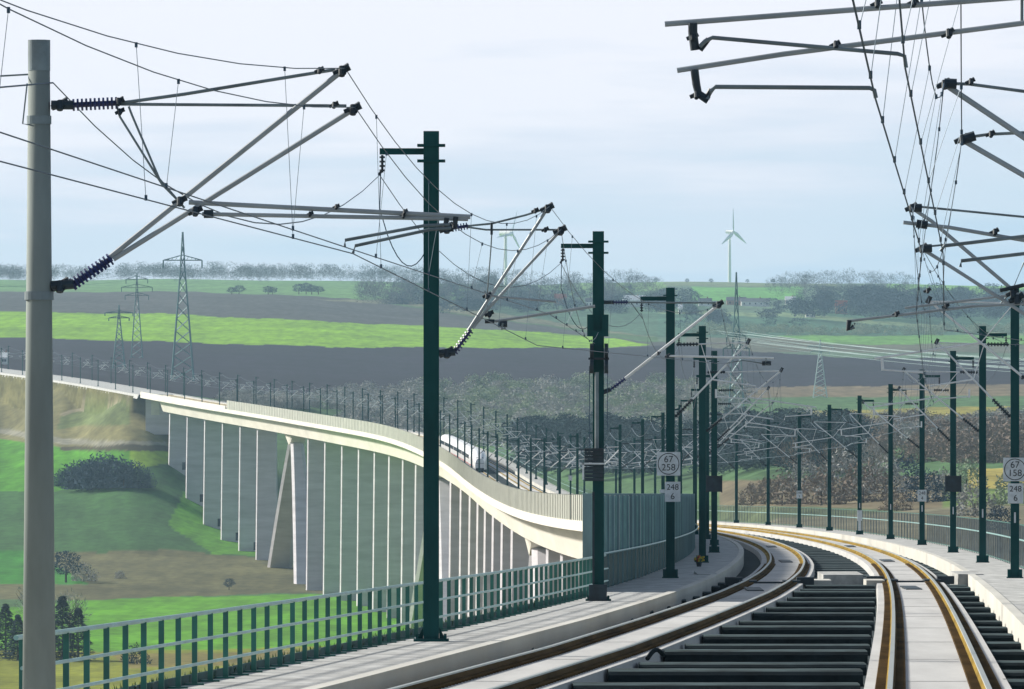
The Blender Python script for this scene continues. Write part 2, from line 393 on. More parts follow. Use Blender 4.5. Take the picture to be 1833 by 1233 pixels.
def gnoise(sc, st, lo, hi, det=6):
    mpn = t.nodes.new('ShaderNodeMapping'); mpn.inputs['Scale'].default_value = st; t.links.new(tcn.outputs['Object'], mpn.inputs[0])
    n = t.nodes.new('ShaderNodeTexNoise'); n.inputs['Scale'].default_value = sc; n.inputs['Detail'].default_value = det
    t.links.new(mpn.outputs[0], n.inputs['Vector'])
    m_ = t.nodes.new('ShaderNodeMapRange'); m_.inputs['From Min'].default_value = .3; m_.inputs['From Max'].default_value = .7
    m_.inputs['To Min'].default_value = lo; m_.inputs['To Max'].default_value = hi
    t.links.new(n.outputs[0], m_.inputs[0]); return m_
n1 = gnoise(.02, (1, .35, 1), .78, 1.20); n2 = gnoise(.20, (1, .10, 1), .74, 1.24)
n4 = gnoise(.35, (1, .5, 1), .80, 1.18)
n3 = gnoise(.035, (.15, 1, 1), .84, 1.14, 3)
mm = t.nodes.new('ShaderNodeMath'); mm.operation = 'MULTIPLY'; t.links.new(n1.outputs[0], mm.inputs[0]); t.links.new(n2.outputs[0], mm.inputs[1])
mm2 = t.nodes.new('ShaderNodeMath'); mm2.operation = 'MULTIPLY'; t.links.new(mm.outputs[0], mm2.inputs[0]); t.links.new(n3.outputs[0], mm2.inputs[1])
mm3 = t.nodes.new('ShaderNodeMath'); mm3.operation = 'MULTIPLY'; t.links.new(mm2.outputs[0], mm3.inputs[0]); t.links.new(n4.outputs[0], mm3.inputs[1])
vm = t.nodes.new('ShaderNodeVectorMath'); vm.operation = 'SCALE'; t.links.new(at.outputs['Color'], vm.inputs[0]); t.links.new(mm3.outputs[0], vm.inputs['Scale'])
t.links.new(vm.outputs[0], b.inputs['Base Color'])
me.materials.append(gm)
go = D.objects.new('ground', me); COL.objects.link(go); tag(go, kind='structure')

# ---------------------------------------------------------------- viaduct
via = empty('viaduct', (0, 0, 0))
tag(via, 'long pale concrete railway viaduct curving left across the green valley on tall piers', 'viaduct')
DR = drange(D0, DEND)
def frames(rng_, fn):
    out_ = []
    for d in rng_:
        out_.append([(x, d*SP, z) for x, z in fn(d)])
    return out_
def deckshape(d):   # outer slab outline
    l = xlm(d)-1.35; r = xrm(d)+1.35; z = zb(d)
    return [(l, z), (l, z-1.15), (l+.5, z-1.25), (l+2.0, z-1.5), (r-2.0, z-1.5), (r-.5, z-1.25), (r, z-1.15), (r, z), (r-.25, z), (r-.25, z-.55), (l+.25, z-.55), (l+.25, z)]
m = MB(); m.strip(None, frames(DR, deckshape), close=True); m.build('deck_slab', M['girder'], via)
def haunch(d):
    q = (d % 10); q = min(q, 10-q)     # arch crowns at d = 20, 30, 40
    return 1.8*math.exp(-(q/.45)**2) if d > 15 else 0
def gird(d):
    c = xlm(d)*.5+xrm(d)*.5; h = 0; z = zb(d)
    wl = (xrm(d)-xlm(d))/2 - .55
    b_ = 5.0 if d < 46.6 else 5.0
    return [(c-wl, z-1.45), (c-wl+1.2, z-b_), (c+wl-1.2, z-b_), (c+wl, z-1.45)]
m = MB(); m.strip(None, frames(drange(D0, 47.2), gird), close=True); m.build('box_girder', M['girder'], via)
# walkways with kerb walls, both sides
for side in (-1, 1):
    m = MB()
    if side < 0: fn = lambda d: [(xlm(d)-1.08, zb(d)-.55), (xlm(d)-1.08, zb(d)+.02), (xlm(d)+1.2, zb(d)+.02), (xlm(d)+1.2, zb(d)-.55)]
    else: fn = lambda d: [(xrm(d)-1.2, zb(d)-.55), (xrm(d)-1.2, zb(d)+.02), (xrm(d)+1.08, zb(d)+.02), (xrm(d)+1.08, zb(d)-.55)]
    m.strip(None, frames(DR, fn), close=True)
    m.build('walkway', M['walk'], via)
    m = MB()
    if side < 0: fn = lambda d: [(xlm(d)+1.2, zb(d)-.55), (xlm(d)+1.2, zb(d)+.05), (xlm(d)+1.45, zb(d)+.05), (xlm(d)+1.45, zb(d)-.55)]
    else: fn = lambda d: [(xrm(d)-1.45, zb(d)-.55), (xrm(d)-1.45, zb(d)+.05), (xrm(d)-1.2, zb(d)+.05), (xrm(d)-1.2, zb(d)-.55)]
    m.strip(None, frames(DR, fn), close=True)
    m.build('kerb', M['concrete'], via)
# floor of the trough
m = MB(); m.strip(None, frames(DR, lambda d: [(xlm(d)+1.45, zb(d)-.52), (xrm(d)-1.45, zb(d)-.52)])); m.build('deck_floor', M['floor'], via)
# cross beams on the near floor
def crossbeam(xa, xb, d, h=.25, wy=1.5, mid=None):
    own = mid is None
    if own: mid = MB()
    y = d*SP+random.uniform(-.5, .5); z = zb(d)-.52; n = 6; h *= random.uniform(.85, 1.1); wy *= random.uniform(.8, 1.15)
    mid.mi = 0
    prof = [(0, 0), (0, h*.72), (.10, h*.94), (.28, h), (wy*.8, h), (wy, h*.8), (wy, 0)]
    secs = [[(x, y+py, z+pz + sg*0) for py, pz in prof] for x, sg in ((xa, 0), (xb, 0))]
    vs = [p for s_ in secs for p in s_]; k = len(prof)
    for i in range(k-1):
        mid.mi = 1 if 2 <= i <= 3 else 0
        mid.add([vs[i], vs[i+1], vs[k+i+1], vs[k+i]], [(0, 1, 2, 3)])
    mid.mi = 0
    mid.add(secs[0], [tuple(range(k))]); mid.add(secs[1], [tuple(range(k-1, -1, -1))])
    if own: mid.build('cross_beam', [M['beam'], M['beamtop']], via)
bd = [1.15+.155*i for i in range(13)] + [3.19+.19*i for i in range(9)]
for d in bd:
    if d > 4.72: continue
    crossbeam(xlt(d)+1.3, xrt(d)-1.25, d)
    crossbeam(xrt(d)+1.25, xrm(d)-1.5, d+.02)
    crossbeam(xlm(d)+1.5, xlt(d)-1.3, d+.05)
rest = MB()
for i in range(60):
    d = 5.0+i*.2
    crossbeam(xlt(d)+1.3, xrt(d)-1.25, d, .04, 2.0, rest)
    crossbeam(xrt(d)+1.25, xrm(d)-1.5, d, .04, 2.0, rest)
tag(rest.build('cross_beam', [M['floor'], M['beamtop']], via), kind='stuff')
# expansion joint walls
def blk(xa, xb, d0, d1, z0, z1, name='joint_wall', mt='concrete'):
    m = MB(); y0, y1 = d0*SP, d1*SP; zc_ = zb((d0+d1)/2)
    m.box(xa, xb, y0, y1, zc_+z0, zc_+z1); m.build(name, M[mt], via)
blk(xlt(JD)+1.85, xrt(JD)-1.65, JD, JD+.09, -.5, .06, mt='walk')
blk(xlm(JD)+.7, xlt(JD)-1.9, JD, JD+.09, -.5, .08, mt='walk')
blk(xrt(JD)+1.7, xrm(JD)-.9, JD, JD+.09, -.5, .08, mt='walk')
blk(xlt(JD)+1.0, xlt(JD)+2.0, JD-.06, JD-.02, -.5, -.12)
blk(xrt(JD)-1.7, xrt(JD)-1.05, JD-.06, JD-.02, -.5, -.12)

# piers
def pier_xc(d): return (xlm(d)+xrm(d))/2
def pier(d):
    c = pier_xc(d); zt = zb(d)-4.9; y = d*SP
    zg = float(gz(c, y))-3
    if zt-zg < 2: return
    m = MB(); ch = .55; hy = 1.3
    secs = []
    for z, k in ((zg, 1.0), (zg*.5+zt*.5, .5), (zt, 0.0)):
        wx = 3.1 + .45*k; h = hy + .15*k
        sec = [(c-wx, y-h+1.0), (c-wx+.34, y-h), (c+wx-.34, y-h), (c+wx, y-h+1.0), (c+wx-.2, y+h), (c-wx+.2, y+h)]
        secs.append([(a, b_, z) for a, b_ in sec])
    m.strip(None, secs, close=True)
    p = m.build('pier', M['pier'], via)
    return p, c, y, zg
doors = []
for i in range(3, 48):
    if i in (20, 30, 40): continue
    if i in (21, 31, 41): continue
    r = pier(i)
    if r and i >= 36:
        p_, c, y, zg = r
        m = MB(); g = zg+3
        m.box(c+1.4, c+2.5, y-1.53, y-1.4, g+.3, g+2.9); m.build('door', M['dark'], p_)
# arches: two curved legs from the crown to feet 58 m before and behind
for i in (20, 30, 40):
    cr0 = i+{20: .9, 30: .85, 40: .3}[i]
    zt = zb(cr0)-5.6
    for df in (i-.38, i+(1.95 if i == 30 else 1.3)):
        secs = []; n = 16
        zg = min(float(gz(pier_xc(df), df*SP))-3, zb(df)-30)
        for k in range(n+1):
            t_ = k/n
            dd_ = cr0 + (df-cr0)*t_**.85
            z = zt - (zt-zg)*t_
            c = pier_xc(dd_); wx = 1.8 + (4.0 if i == 30 and df > i else 2.2)*t_; th = 2.2 - .4*t_; y = dd_*SP; ch = .9
            secs.append([(c-wx, y-th+1.7, z), (c-wx+ch, y-th, z), (c+wx-ch, y-th, z), (c+wx, y-th+1.7, z), (c+wx, y+th-ch, z), (c+wx-ch, y+th, z), (c-wx+ch, y+th, z), (c-wx, y+th-ch, z)])
        m = MB(); m.strip(None, secs, close=True); m.build('arch_leg', M['pier'], via)
    m = MB(); hw = .22
    fr = frames(np.linspace(cr0-hw, cr0+hw, 9), lambda d: [(pier_xc(d)-3.0, zb(d)-4.8), (pier_xc(d)-2.1, zb(d)-4.9-3.6*max(0, 1-abs(d-cr0)/hw)**.6), (pier_xc(d)+2.1, zb(d)-4.9-3.6*max(0, 1-abs(d-cr0)/hw)**.6), (pier_xc(d)+3.0, zb(d)-4.8)])
    m.strip(None, fr, close=True); m.build('arch_crown', M['girder'], via)
# abutment with a short side wall
m = MB(); c = pier_xc(47.85)
zc_ = zb(47.9)
m.box(c-6.0, c+6.0, 47.75*SP, 48.05*SP, zc_-14, zc_-1.6)
m.build('abutment', M['pier'], via)
m = MB(); c = pier_xc(47.5); m.box(c-6.4, c-3.6, 47.50*SP-1.6, 47.50*SP+1.6, zb(47.5)-6.6, zb(47.5)-1.6); m.build('bearing_block', M['girder'], via)

# ground-borne track bed beyond the abutment
m = MB(); RB = drange(48.05, DTER)
m.strip(None, frames(RB, lambda d: [(xlm(d)-2.2, zb(d)-1.6), (xlm(d)-1.6, zb(d)-.1), (xrm(d)+1.6, zb(d)-.1), (xrm(d)+2.2, zb(d)-1.6)])); 
tb = m.build('track_bed', M['walk']); tag(tb, kind='structure')

# ---------------------------------------------------------------- tracks
def make_track(xf, label, joint_d):
    t_ = empty('railway_track', (float(xf(D0)), D0*SP, zb(D0)))
    tag(t_, label, 'railway track', 'railway tracks on the viaduct')
    of = t_.location
    R = drange(D0, DTER)
    m = MB()
    for a0, b0 in ((D0, joint_d-.012), (joint_d+.012, DTER)):
        rr = drange(a0, b0)
        m.strip(None, frames(rr, lambda d: [(xf(d)-1.22, zb(d)-.52), (xf(d)-1.18, zb(d)-.235), (xf(d)+1.18, zb(d)-.235), (xf(d)+1.22, zb(d)-.52)]), close=True)
    m.build('track_slab', M['slab'], t_, off=of)
    # slab joints and raised middle seam
    m = MB()
    d = D0
    while d < 13:
        h = zb(d)-.235
        m.box(xf(d)-.52, xf(d)+.52, d*SP, d*SP+.05, h-.01, h+.006); d += .3
    tag(m.build('slab_joint', M['walk'], t_, off=of), kind='stuff')
    for s in (-1, 1):
        m = MB()
        xo = s*.755
        # foot and fastening ledges
        m.mi = 0
        m.strip(None, frames(R, lambda d: [(xf(d)+xo-.19, zb(d)-.24), (xf(d)+xo-.165, zb(d)-.205), (xf(d)+xo-.075, zb(d)-.195), (xf(d)+xo-.04, zb(d)-.09)]))
        m.mi = 1  # right side of the rail: its shade painted as darker brown
        m.strip(None, frames(R, lambda d: [(xf(d)+xo+.04, zb(d)-.09), (xf(d)+xo+.075, zb(d)-.195), (xf(d)+xo+.165, zb(d)-.205), (xf(d)+xo+.19, zb(d)-.24)]))
        rl = m.build('rail', [M['rust'], M['rust_and_shade']], t_, off=of)
        m = MB(); m.strip(None, frames(R, lambda d: [(xf(d)+xo-.045, zb(d)-.11), (xf(d)+xo-.04, zb(d)-.075), (xf(d)+xo+.04, zb(d)-.075), (xf(d)+xo+.045, zb(d)-.11)]))
        m.build('rail_head', M['head'], rl, off=of)
        m = MB(); y = D0*SP
        while y < 6.0*SP:
            d = y/SP; x = float(xf(d))+xo; z = zb(d)
            m.box(x-.24, x+.24, y-.09, y+.09, z-.236, z-.186); y += .65
        tag(m.build('rail_fastening', M['rust_and_shade'], rl, off=of), kind='stuff')
    # steel cross tie at the joint, with plates
    m = MB(); d = joint_d; x = float(xf(d)); z = zb(d)
    m.box(x-.62, x+.62, d*SP-.5, d*SP-.25, z-.26, z-.17)
    for s in (-1, 1):
        m.box(x+s*.76-.30, x+s*.76+.30, d*SP-.9, d*SP+.3, z-.30, z-.12)
        m.box(x+s*1.25-.3, x+s*1.25+.3, d*SP-.3, d*SP+.3, z-.3, z-.02)
    m.build('joint_plate', M['dark'], t_, off=of)
    for dq in (joint_d-.38, joint_d+1.45, joint_d+3.2):
        m = MB(); x = float(xf(dq)); z = zb(dq)
        m.box(x-.26, x+.26, dq*SP-.1, dq*SP+4.2, z-.24, z-.20); m.build('drain_grate', M['dark'], t_, off=of)
    return t_
make_track(xlt, 'left-hand track on pale concrete slab with brown rails, next to the railing side', JD-.06)
make_track(xrt, 'right-hand track with golden rusty rails on pale slab, at the bottom right', JD)

# ---------------------------------------------------------------- green railing (near left)
rl = empty('railing', (float(xlm(1.2)), 1.2*SP, zb(1.2)))
tag(rl, 'green steel railing with three pale rails along the near left walkway', 'railing')
of = rl.location
d = 1.70; pw = .06
while d < 3.96:
    x = float(xlm(d))-.72; y = d*SP; z = zb(d)
    m = MB(); m.box(x-.04, x+.04, y-.04, y+.05, z+.0, z+1.06); m.box(x-.14, x+.14, y-.1, y+.1, z+.02, z+.05)
    m.build('post', M['rail_green'], rl, off=of); d += .0362
RR = drange(1.69, 3.98, .02)
for h, r in ((1.08, .035), (.70, .026), (.34, .026)):
    m = MB(); m.tube([(float(xlm(d))-.72+(0 if h > 1 else .075), d*SP, zb(d)+h) for d in RR], r, 6); m.build('handrail' if h > 1 else 'rail', M['rail_light'], rl, off=of)
m = MB(); m.strip(None, frames(RR, lambda d: [(xlm(d)-.90, zb(d)+.02), (xlm(d)-.90, zb(d)+.16), (xlm(d)-.87, zb(d)+.16), (xlm(d)-.87, zb(d)+.02)]), close=True)
m.build('toe_board', M['green'], rl, off=of)

# ---------------------------------------------------------------- wind barrier (left edge, from the third mast on)
wb = empty('wind_barrier', (float(xlm(3.7)), 3.7*SP, zb(3.7)))
tag(wb, 'tall wind barrier of upright panels along the outer left edge of the viaduct', 'barrier')
of = wb.location
BR = drange(3.97, 43.0, .03, .25)
m = MB(); m.strip(None, frames(BR, lambda d: [(xlm(d)-1.28, zb(d)-.2), (xlm(d)-1.28, zb(d)+2.85), (xlm(d)-1.20, zb(d)+2.85), (xlm(d)-1.20, zb(d)-.2)]), close=True)
m.build('panel', M['barrier'], wb, off=of)
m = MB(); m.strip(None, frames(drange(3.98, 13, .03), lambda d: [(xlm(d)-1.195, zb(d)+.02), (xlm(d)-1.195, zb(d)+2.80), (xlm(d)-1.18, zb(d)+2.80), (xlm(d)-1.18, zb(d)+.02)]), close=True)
m.build('shaded_inner_face', M['inner'], wb, off=of)  # thin sheet carrying the painted shade of the panel's inside
cnt = 0; d = 3.97; rest = MB()
while d < 42.9:
    x = float(xlm(d))-1.30; y = d*SP; z = zb(d)
    mm_ = MB() if cnt < 100 else rest
    mm_.box(x-.06, x+.20, y-.08, y+.08, z-.1, z+2.9)
    if cnt < 100: mm_.build('post', M['inner'] if d < 12 else M['barrier'], wb, off=of)  # near posts share the painted shade tone
    cnt += 1; d += .069 if d < 8 else .1
tag(rest.build('post', M['barrier'], wb, off=of), kind='stuff')
m = MB(); m.tube([(float(xlm(d))-.95, d*SP, zb(d)+1.1) for d in drange(3.98, 20)], .035, 5); m.build('handrail', M['rail_light'], wb, off=of)
# battens on the inner face of the barrier
m = MB(); y = 3.99*SP
while y < 7.4*SP:
    d = y/SP; x = float(xlm(d)); z = zb(d)
    m.box(x-1.17, x-1.13, y-.02, y+.02, z+1.05, z+2.83); y += random.choice((.6, .9, 1.4, 2.2))
tag(m.build('batten', M['rail_light'], wb, off=of), kind='stuff')
m = MB(); m.strip(None, frames(drange(3.99, 20), lambda d: [(xlm(d)-1.175, zb(d)+.02), (xlm(d)-1.19, zb(d)+1.02), (xlm(d)-1.14, zb(d)+1.02), (xlm(d)-1.14, zb(d)+.02)]), close=True)
m.build('lower_panel', M['green'], wb, off=of)
# low parapet beyond the barrier
m = MB(); m.strip(None, frames(drange(43.1, 48), lambda d: [(xlm(d)-1.3, zb(d)), (xlm(d)-1.3, zb(d)+1.0), (xlm(d)-1.1, zb(d)+1.0), (xlm(d)-1.1, zb(d))]), close=True)
m.build('parapet', M['girder'], via)

# ---------------------------------------------------------------- mesh fence on the right edge
fr_ = empty('mesh_fence', (float(xrm(3.0)), 3*SP, zb(3.0)))
tag(fr_, 'see-through upright-bar fence with pale handrail behind the right row of masts', 'fence')
of = fr_.location
cnt = 0; rest = MB(); d = 3.0
while d < 30:
    x = float(xrm(d))+1.0; y = d*SP; z = zb(d)
    mm_ = MB() if cnt < 100 else rest
    mm_.box(x-.022, x+.022, y-.03, y+.03, z, z+1.72)
    if cnt < 100: mm_.build('post', M['galv'], fr_, off=of)
    cnt += 1; d += .0517 if d < 8 else .0862
tag(rest.build('post', M['galv'], fr_, off=of), kind='stuff')
m = MB(); y = 3.0*SP
while y < 17*SP:
    d = y/SP; x = float(xrm(d))+1.0; z = zb(d); q = .012
    m.add([(x-q, y-q, z+.08), (x+q, y-q, z+.08), (x, y+q, z+.08), (x-q, y-q, z+1.65), (x+q, y-q, z+1.65), (x, y+q, z+1.65)], [(0, 1, 4, 3), (1, 2, 5, 4), (2, 0, 3, 5)])
    y += 1.6 if d < 8 else 2.4
tag(m.build('infill_bars', M['galv'], fr_, off=of), kind='stuff')
FR = drange(3.0, 30)
for h, r, mt in ((1.70, .02, 'rail_green'), (1.12, .035, 'rail_light'), (.1, .02, 'rail_green')):
    m = MB(); m.tube([(float(xrm(d))+.93, d*SP, zb(d)+h) for d in FR], r, 5); m.build('handrail' if h == 1.12 else 'rail', M[mt], fr_, off=of)

# ---------------------------------------------------------------- overhead line masts
H = 9.9
def mast_parts(root, side, kind, detail=True):
    """side +1: track lies to +x of the mast.  kind 0 pull-off, 1 push-off"""
    s = side
    m = MB(); a = .145
    m.box(-a, a, -a, -a+.025, 0, H); m.box(-a, a, a-.025, a, 0, H); m.box(-.02, .02, -a+.025, a-.025, 0, H)
    m.box(-a+.01, a-.01, -a+.03, a-.03, 0, H-.01) if False else None
    # web plates close the sides every 1.2 m
    z = .4
    while z < H: m.box(-a+.004, a-.004, -a+.026, a-.026, z, z+.05); z += 1.2
    m.box(-a-.002, -a+.02, -a+.026, a-.026, .0, H-.02); m.box(a-.02, a+.002, -a+.026, a-.026, .0, H-.02)
    m.build('mast_pole', M['green'], root)
    m = MB(); m.box(-.28, .28, -.28, .28, 0, .06)
    for q in (-1, 1): m.box(q*.2-.05, q*.2+.05, -.24, .24, .06, .32)
    m.build('base_plate', M['green'], root)
    m = MB(); m.box(*(sorted((-s*.14, -s*1.02))), -.07, .07, 9.46, 9.60)
    for z in (9.36, 9.62): m.box(-.24, .24, -.18, .18, z, z+.04)
    br = m.build('feeder_bracket', M['green'], root)
    if detail:
        m = MB(); m.ribbed((-s*.98, 0, 9.44), (-s*.98, 0, 9.08), .06, 4, 6); m.build('feeder_insulator', M['dark'], br)
    xm = 3.3 if kind == 0 else 2.65
    m = MB(); r = .036 if detail else .062; n = 6 if detail else 4
    low = Vector((s*.16, 0, 5.5)); top = Vector((s*xm, 0, 8.05))
    dr = (top-low).normalized(); la = low+dr*.85
    m.tube([la, top], r, n)
    m.tube([Vector((s*.95, 0, 7.98)), Vector((s*(xm-.05), 0, 8.03))], r*.75, n)
    mid_ = low + dr*((1.75 if kind == 0 else 1.25)/abs(dr.x))
    if kind == 0:
        ra = Vector((mid_.x, 0, mid_.z)); rb = Vector((s*4.75, 0, 6.45+.05))
        m.tube([ra, rb], r*.9, n)
        m.tube([rb+Vector((-s*.2, 0, 0)), rb+Vector((-s*.22, 0, -.32))], .04, n)
        m.tube([rb+Vector((-s*.25, 0, -.30)), Vector((s*3.45, 0, 6.12)), Vector((s*3.42, 0, 5.98))], r*.65, n)
    else:
        ra = Vector((mid_.x, 0, mid_.z)); rb = Vector((s*2.9, 0, 6.55))
        m.tube([ra, rb], r*.9, n)
        m.tube([Vector((s*1.55, 0, 6.45)), Vector((s*1.55, 0, 6.15))], .04, n)
        m.tube([Vector((s*1.55, 0, 6.2)), Vector((s*2.5, 0, 6.12)), Vector((s*2.75, 0, 5.98))], r*.65, n)
    m.tube([Vector((s*1.05, 0, 7.95)), mid_], .016 if detail else .02, n)
    cf = m.build('cantilever', M['alu'], root)
    m = MB()
    m.ribbed(low, la, .075, 8, 7 if detail else 4) if detail else m.tube([low, la], .06, 4)
    m.build('insulator', M['dark'], cf); m = MB()
    m.ribbed(Vector((s*.2, 0, 7.97)), Vector((s*.95, 0, 7.98)), .07, 7, 7) if detail else m.tube([Vector((s*.16, 0, 7.97)), Vector((s*.95, 0, 7.98))], .055, 4)
    m.build('insulator', M['dark'], cf)
    m = MB(); m.tube([(s*xm-.05, 0, 7.98), (s*xm+.05, 0, 8.16)], .07, 6); m.build('clamp', M['dark'], cf)
ORD = ['zeroth','first','second','third','fourth','fifth','sixth','seventh','eighth','ninth','tenth','eleventh','twelfth','thirteenth','fourteenth','fifteenth','sixteenth','seventeenth','eighteenth','nineteenth','twentieth']
TENS = {2: 'twenty', 3: 'thirty', 4: 'forty', 5: 'fifty'}
def ordn(n):
    if n <= 20: return ORD[n]
    if n % 10 == 0: return {30: 'thirtieth', 40: 'fortieth', 50: 'fiftieth'}[n]
    return TENS[n//10] + '-' + ORD[n % 10]
protos = {}
# measured columns of the nearest masts, else from the alignment
def side_x(side, d): return float(xlm(d)) if side > 0 else float(xrm(d))
MASTS = {}
LD = [1.63, 2.63, 3.63, 4.62, 5.67] + [6.65+i for i in range(53)]
def add_generic(side, i, d):
    kind = i % 2; detail = d < 14
    key = (side, kind, detail)
    if key not in protos:
        root = empty('overhead_line_mast'); mast_parts(root, side, kind, detail); protos[key] = root; o = root
    else: o = copy_tree(protos[key])
    o.location = (side_x(side, d), d*SP, zb(d)); o.rotation_euler = (0, 0, head(d))
    row = 'left' if side > 0 else 'right'
    where = 'on the viaduct' if d < 48 else 'past the viaduct'
    tag(o, 'green steel catenary mast %s, %s one back in the %s row' % (where, ordn(i+1), row), 'mast', 'overhead line masts in two rows')
    MASTS[(side, i)] = o
    return o

# --- special near masts -------------------------------------------------
def cyl_part(root, name, segs, mt, parent=None, loc=None):
    m = MB()
    for pts, r in segs: m.tube(pts, r, 8)
    return m.build(name, M[mt], parent or root, off=loc or root.location)
def pxs(pts, d, dy=0.0): return [tuple(Vector(P(u, v, d)) + Vector((0, dy, 0))) for u, v in pts]
# round concrete mast in the left foreground
L0 = empty('overhead_line_mast', (float((70-CU)*1.63/243.03), 1.63*SP, zb(1.63)))
tag(L0, 'round pale concrete catenary mast at the far left foreground carrying two cantilevers', 'mast', 'overhead line masts in two rows')
m = MB(); m.tube([(0, 0, 0), (0, 0, 4.0), (0, 0, 8.25)], .205, 40, .128); o_ = m.build('mast_pole', M['conc_mast'], L0, smooth=False)
for f_ in o_.data.polygons: f_.use_smooth = len(f_.vertices) == 4
m = MB(); m.tube([(0, 0, 7.95), (0, 0, 8.32)], .134, 30); m.build('mast_cap', M['galv'], L0)
for z0_, r0_ in ((7.36, .148), (5.25, .176)):
    m = MB(); m.tube([(0, 0, z0_-.05), (0, 0, z0_+.05)], r0_, 24); m.build('clamp_band', M['galv'], L0)
d0 = 1.63
def arm_set(root, d, diag, top, reg, steady, ins, ribs, strut, clamps, feeder=None, rs=1.0):
    loc = root.location
    def one(nm, mt, fn):
        q = MB(); fn(q); q.build(nm, M[mt], root, off=loc)
    for pts, r in diag+reg: one('cantilever_tube', 'alu_near' if d < 2.7 else 'alu', lambda q: q.tube(pxs(pts, d), r*rs, 10))  # nearest tubes take the darker backlit tone
    for pts, r in top: one('top_tube', 'galv', lambda q: q.tube(pxs(pts, d, .05), r*rs, 8))
    for pts, r in strut: one('strut', 'galv', lambda q: q.tube(pxs(pts, d, .05), r*rs, 8))
    for pts, r in steady: one('steady_arm', 'galv', lambda q: q.tube(pxs(pts, d, -.08), r*rs, 8))
    for pts, r, k in ribs: one('insulator', 'insul', lambda q: q.ribbed(*pxs(pts, d), r*rs, k, 10))
    for u, v, s_ in clamps:
        p = Vector(P(u, v, d))
        def f(q):
            q.tube([p+Vector((-s_*1.5, 0, -s_*.5)), p+Vector((-s_*.3, 0, 0)), p+Vector((s_*1.3, 0, s_*.8))], s_*.5, 8, s_*.7)
            q.tube([p+Vector((0, -.1, -s_*.9)), p+Vector((0, -.05, s_*.7))], s_*.55, 8)
            q.tube([p+Vector((s_*.5, -.1, -s_*.5)), p+Vector((s_*.9, .1, s_*1.2))], s_*.3, 6)
        one('clamp', 'dark', f)
    for pts, r in ins: one('bracket', 'dark', lambda q: q.tube(pxs(pts, d, -.04), r*rs, 8))
arm_set(L0, 1.63,
  diag=[([(197,460),(612,127)], .034), ([(203,464),(632,196)], .032)],
  top=[([(215,184),(330,168),(470,145),(600,124)], .021), ([(215,186),(620,189)], .019)],
  reg=[([(338,362),(842,388)], .030), ([(362,383),(838,392)], .026)],
  steady=[([(805,402),(760,404),(618,430),(617,442)], .020), ([(808,408),(770,411),(636,440),(632,453)], .020)],
  ins=[([(92,188),(132,188)], .055), ([(92,512),(132,508)], .06), ([(816,388),(814,408)], .03), ([(800,390),(796,412)], .03), ([(365,383),(382,383)], .05)],
  ribs=[([(128,188),(212,184)], .075, 11), ([(128,510),(200,462)], .08, 11), ([(128,514),(190,470)], .06, 9)],
  strut=[([(209,190),(214,208),(290,330),(322,362)], .014), ([(230,190),(236,206),(285,320),(330,372)], .014)],
  clamps=[(612,127,.07), (572,126,.04), (632,196,.07), (598,188,.04), (108,188,.07), (108,512,.08), (322,360,.06), (350,378,.06), (212,182,.05), (555,383,.03), (602,370,.03), (724,379,.03), (722,386,.03), (215,200,.04)])
m = MB(); m.tube(pxs([(0,136),(52,133)], d0), .012, 6); m.tube(pxs([(50,150),(42,222),(62,226)], d0, -.15), .010, 6); m.build('earth_wire', M['galv'], L0, off=L0.location)
# second mast
def hmast(i, d, label, side=1, nm='overhead_line_mast', feeder=True):
    root = empty(nm, (side_x(side, d), d*SP, zb(d))); tag(root, label, 'mast', 'overhead line masts in two rows')
    m = MB(); a = .15
    m.box(-a, a, -a, -a+.03, 0, H); m.box(-a, a, a-.03, a, 0, H)
    m.box(-a, -a+.02, -a+.03, a-.03, 0, H-.02); m.box(a-.02, a, -a+.03, a-.03, 0, H-.02)
    m.build('mast_pole', M['green'], root)
    m = MB(); m.box(-.34, .34, -.3, .3, 0, .07)
    for q in (-1, 1):
        m.add([(q*.155, -.02, .07), (q*.27, -.02, .07), (q*.155, -.02, .3), (q*.155, .02, .07), (q*.27, .02, .07), (q*.155, .02, .3)], [(0, 1, 2), (5, 4, 3), (0, 3, 4, 1), (1, 4, 5, 2), (2, 5, 3, 0)])
        for w_ in (-1, 1): m.tube([(q*.27, w_*.22, .07), (q*.27, w_*.22, .16)], .03, 6)
    m.build('base_plate', M['green'], root)
    m = MB(); m.box(*(sorted((-side*.15, -side*1.0))), -.06, .06, H-.45, H-.33)
    for z in (H-.30, H-.60):
        m.box(-.27, .27, -.19, .19, z, z+.05)
        for w_ in (-1, 1): m.tube([(w_*.25, -.22, z+.025), (w_*.25, .22, z+.025)], .016, 6)
    br = m.build('feeder_bracket', M['green'], root)
    m = MB(); m.ribbed((-side*.95, 0, H-.46), (-side*.95, 0, H-.80), .055, 4, 8)
    m.tube([(-side*.95, 0, H-.75), (-side*1.02, 0, H-.85)], .03, 6); m.build('feeder_insulator', M['dark'], br)
    MASTS[(side, i)] = root
    return root
L1 = hmast(1, 2.63, 'dark green steel mast nearest the camera, carrying two cantilevers above the green railing')
L1.location.x = (772-CU)*2.63/243.03
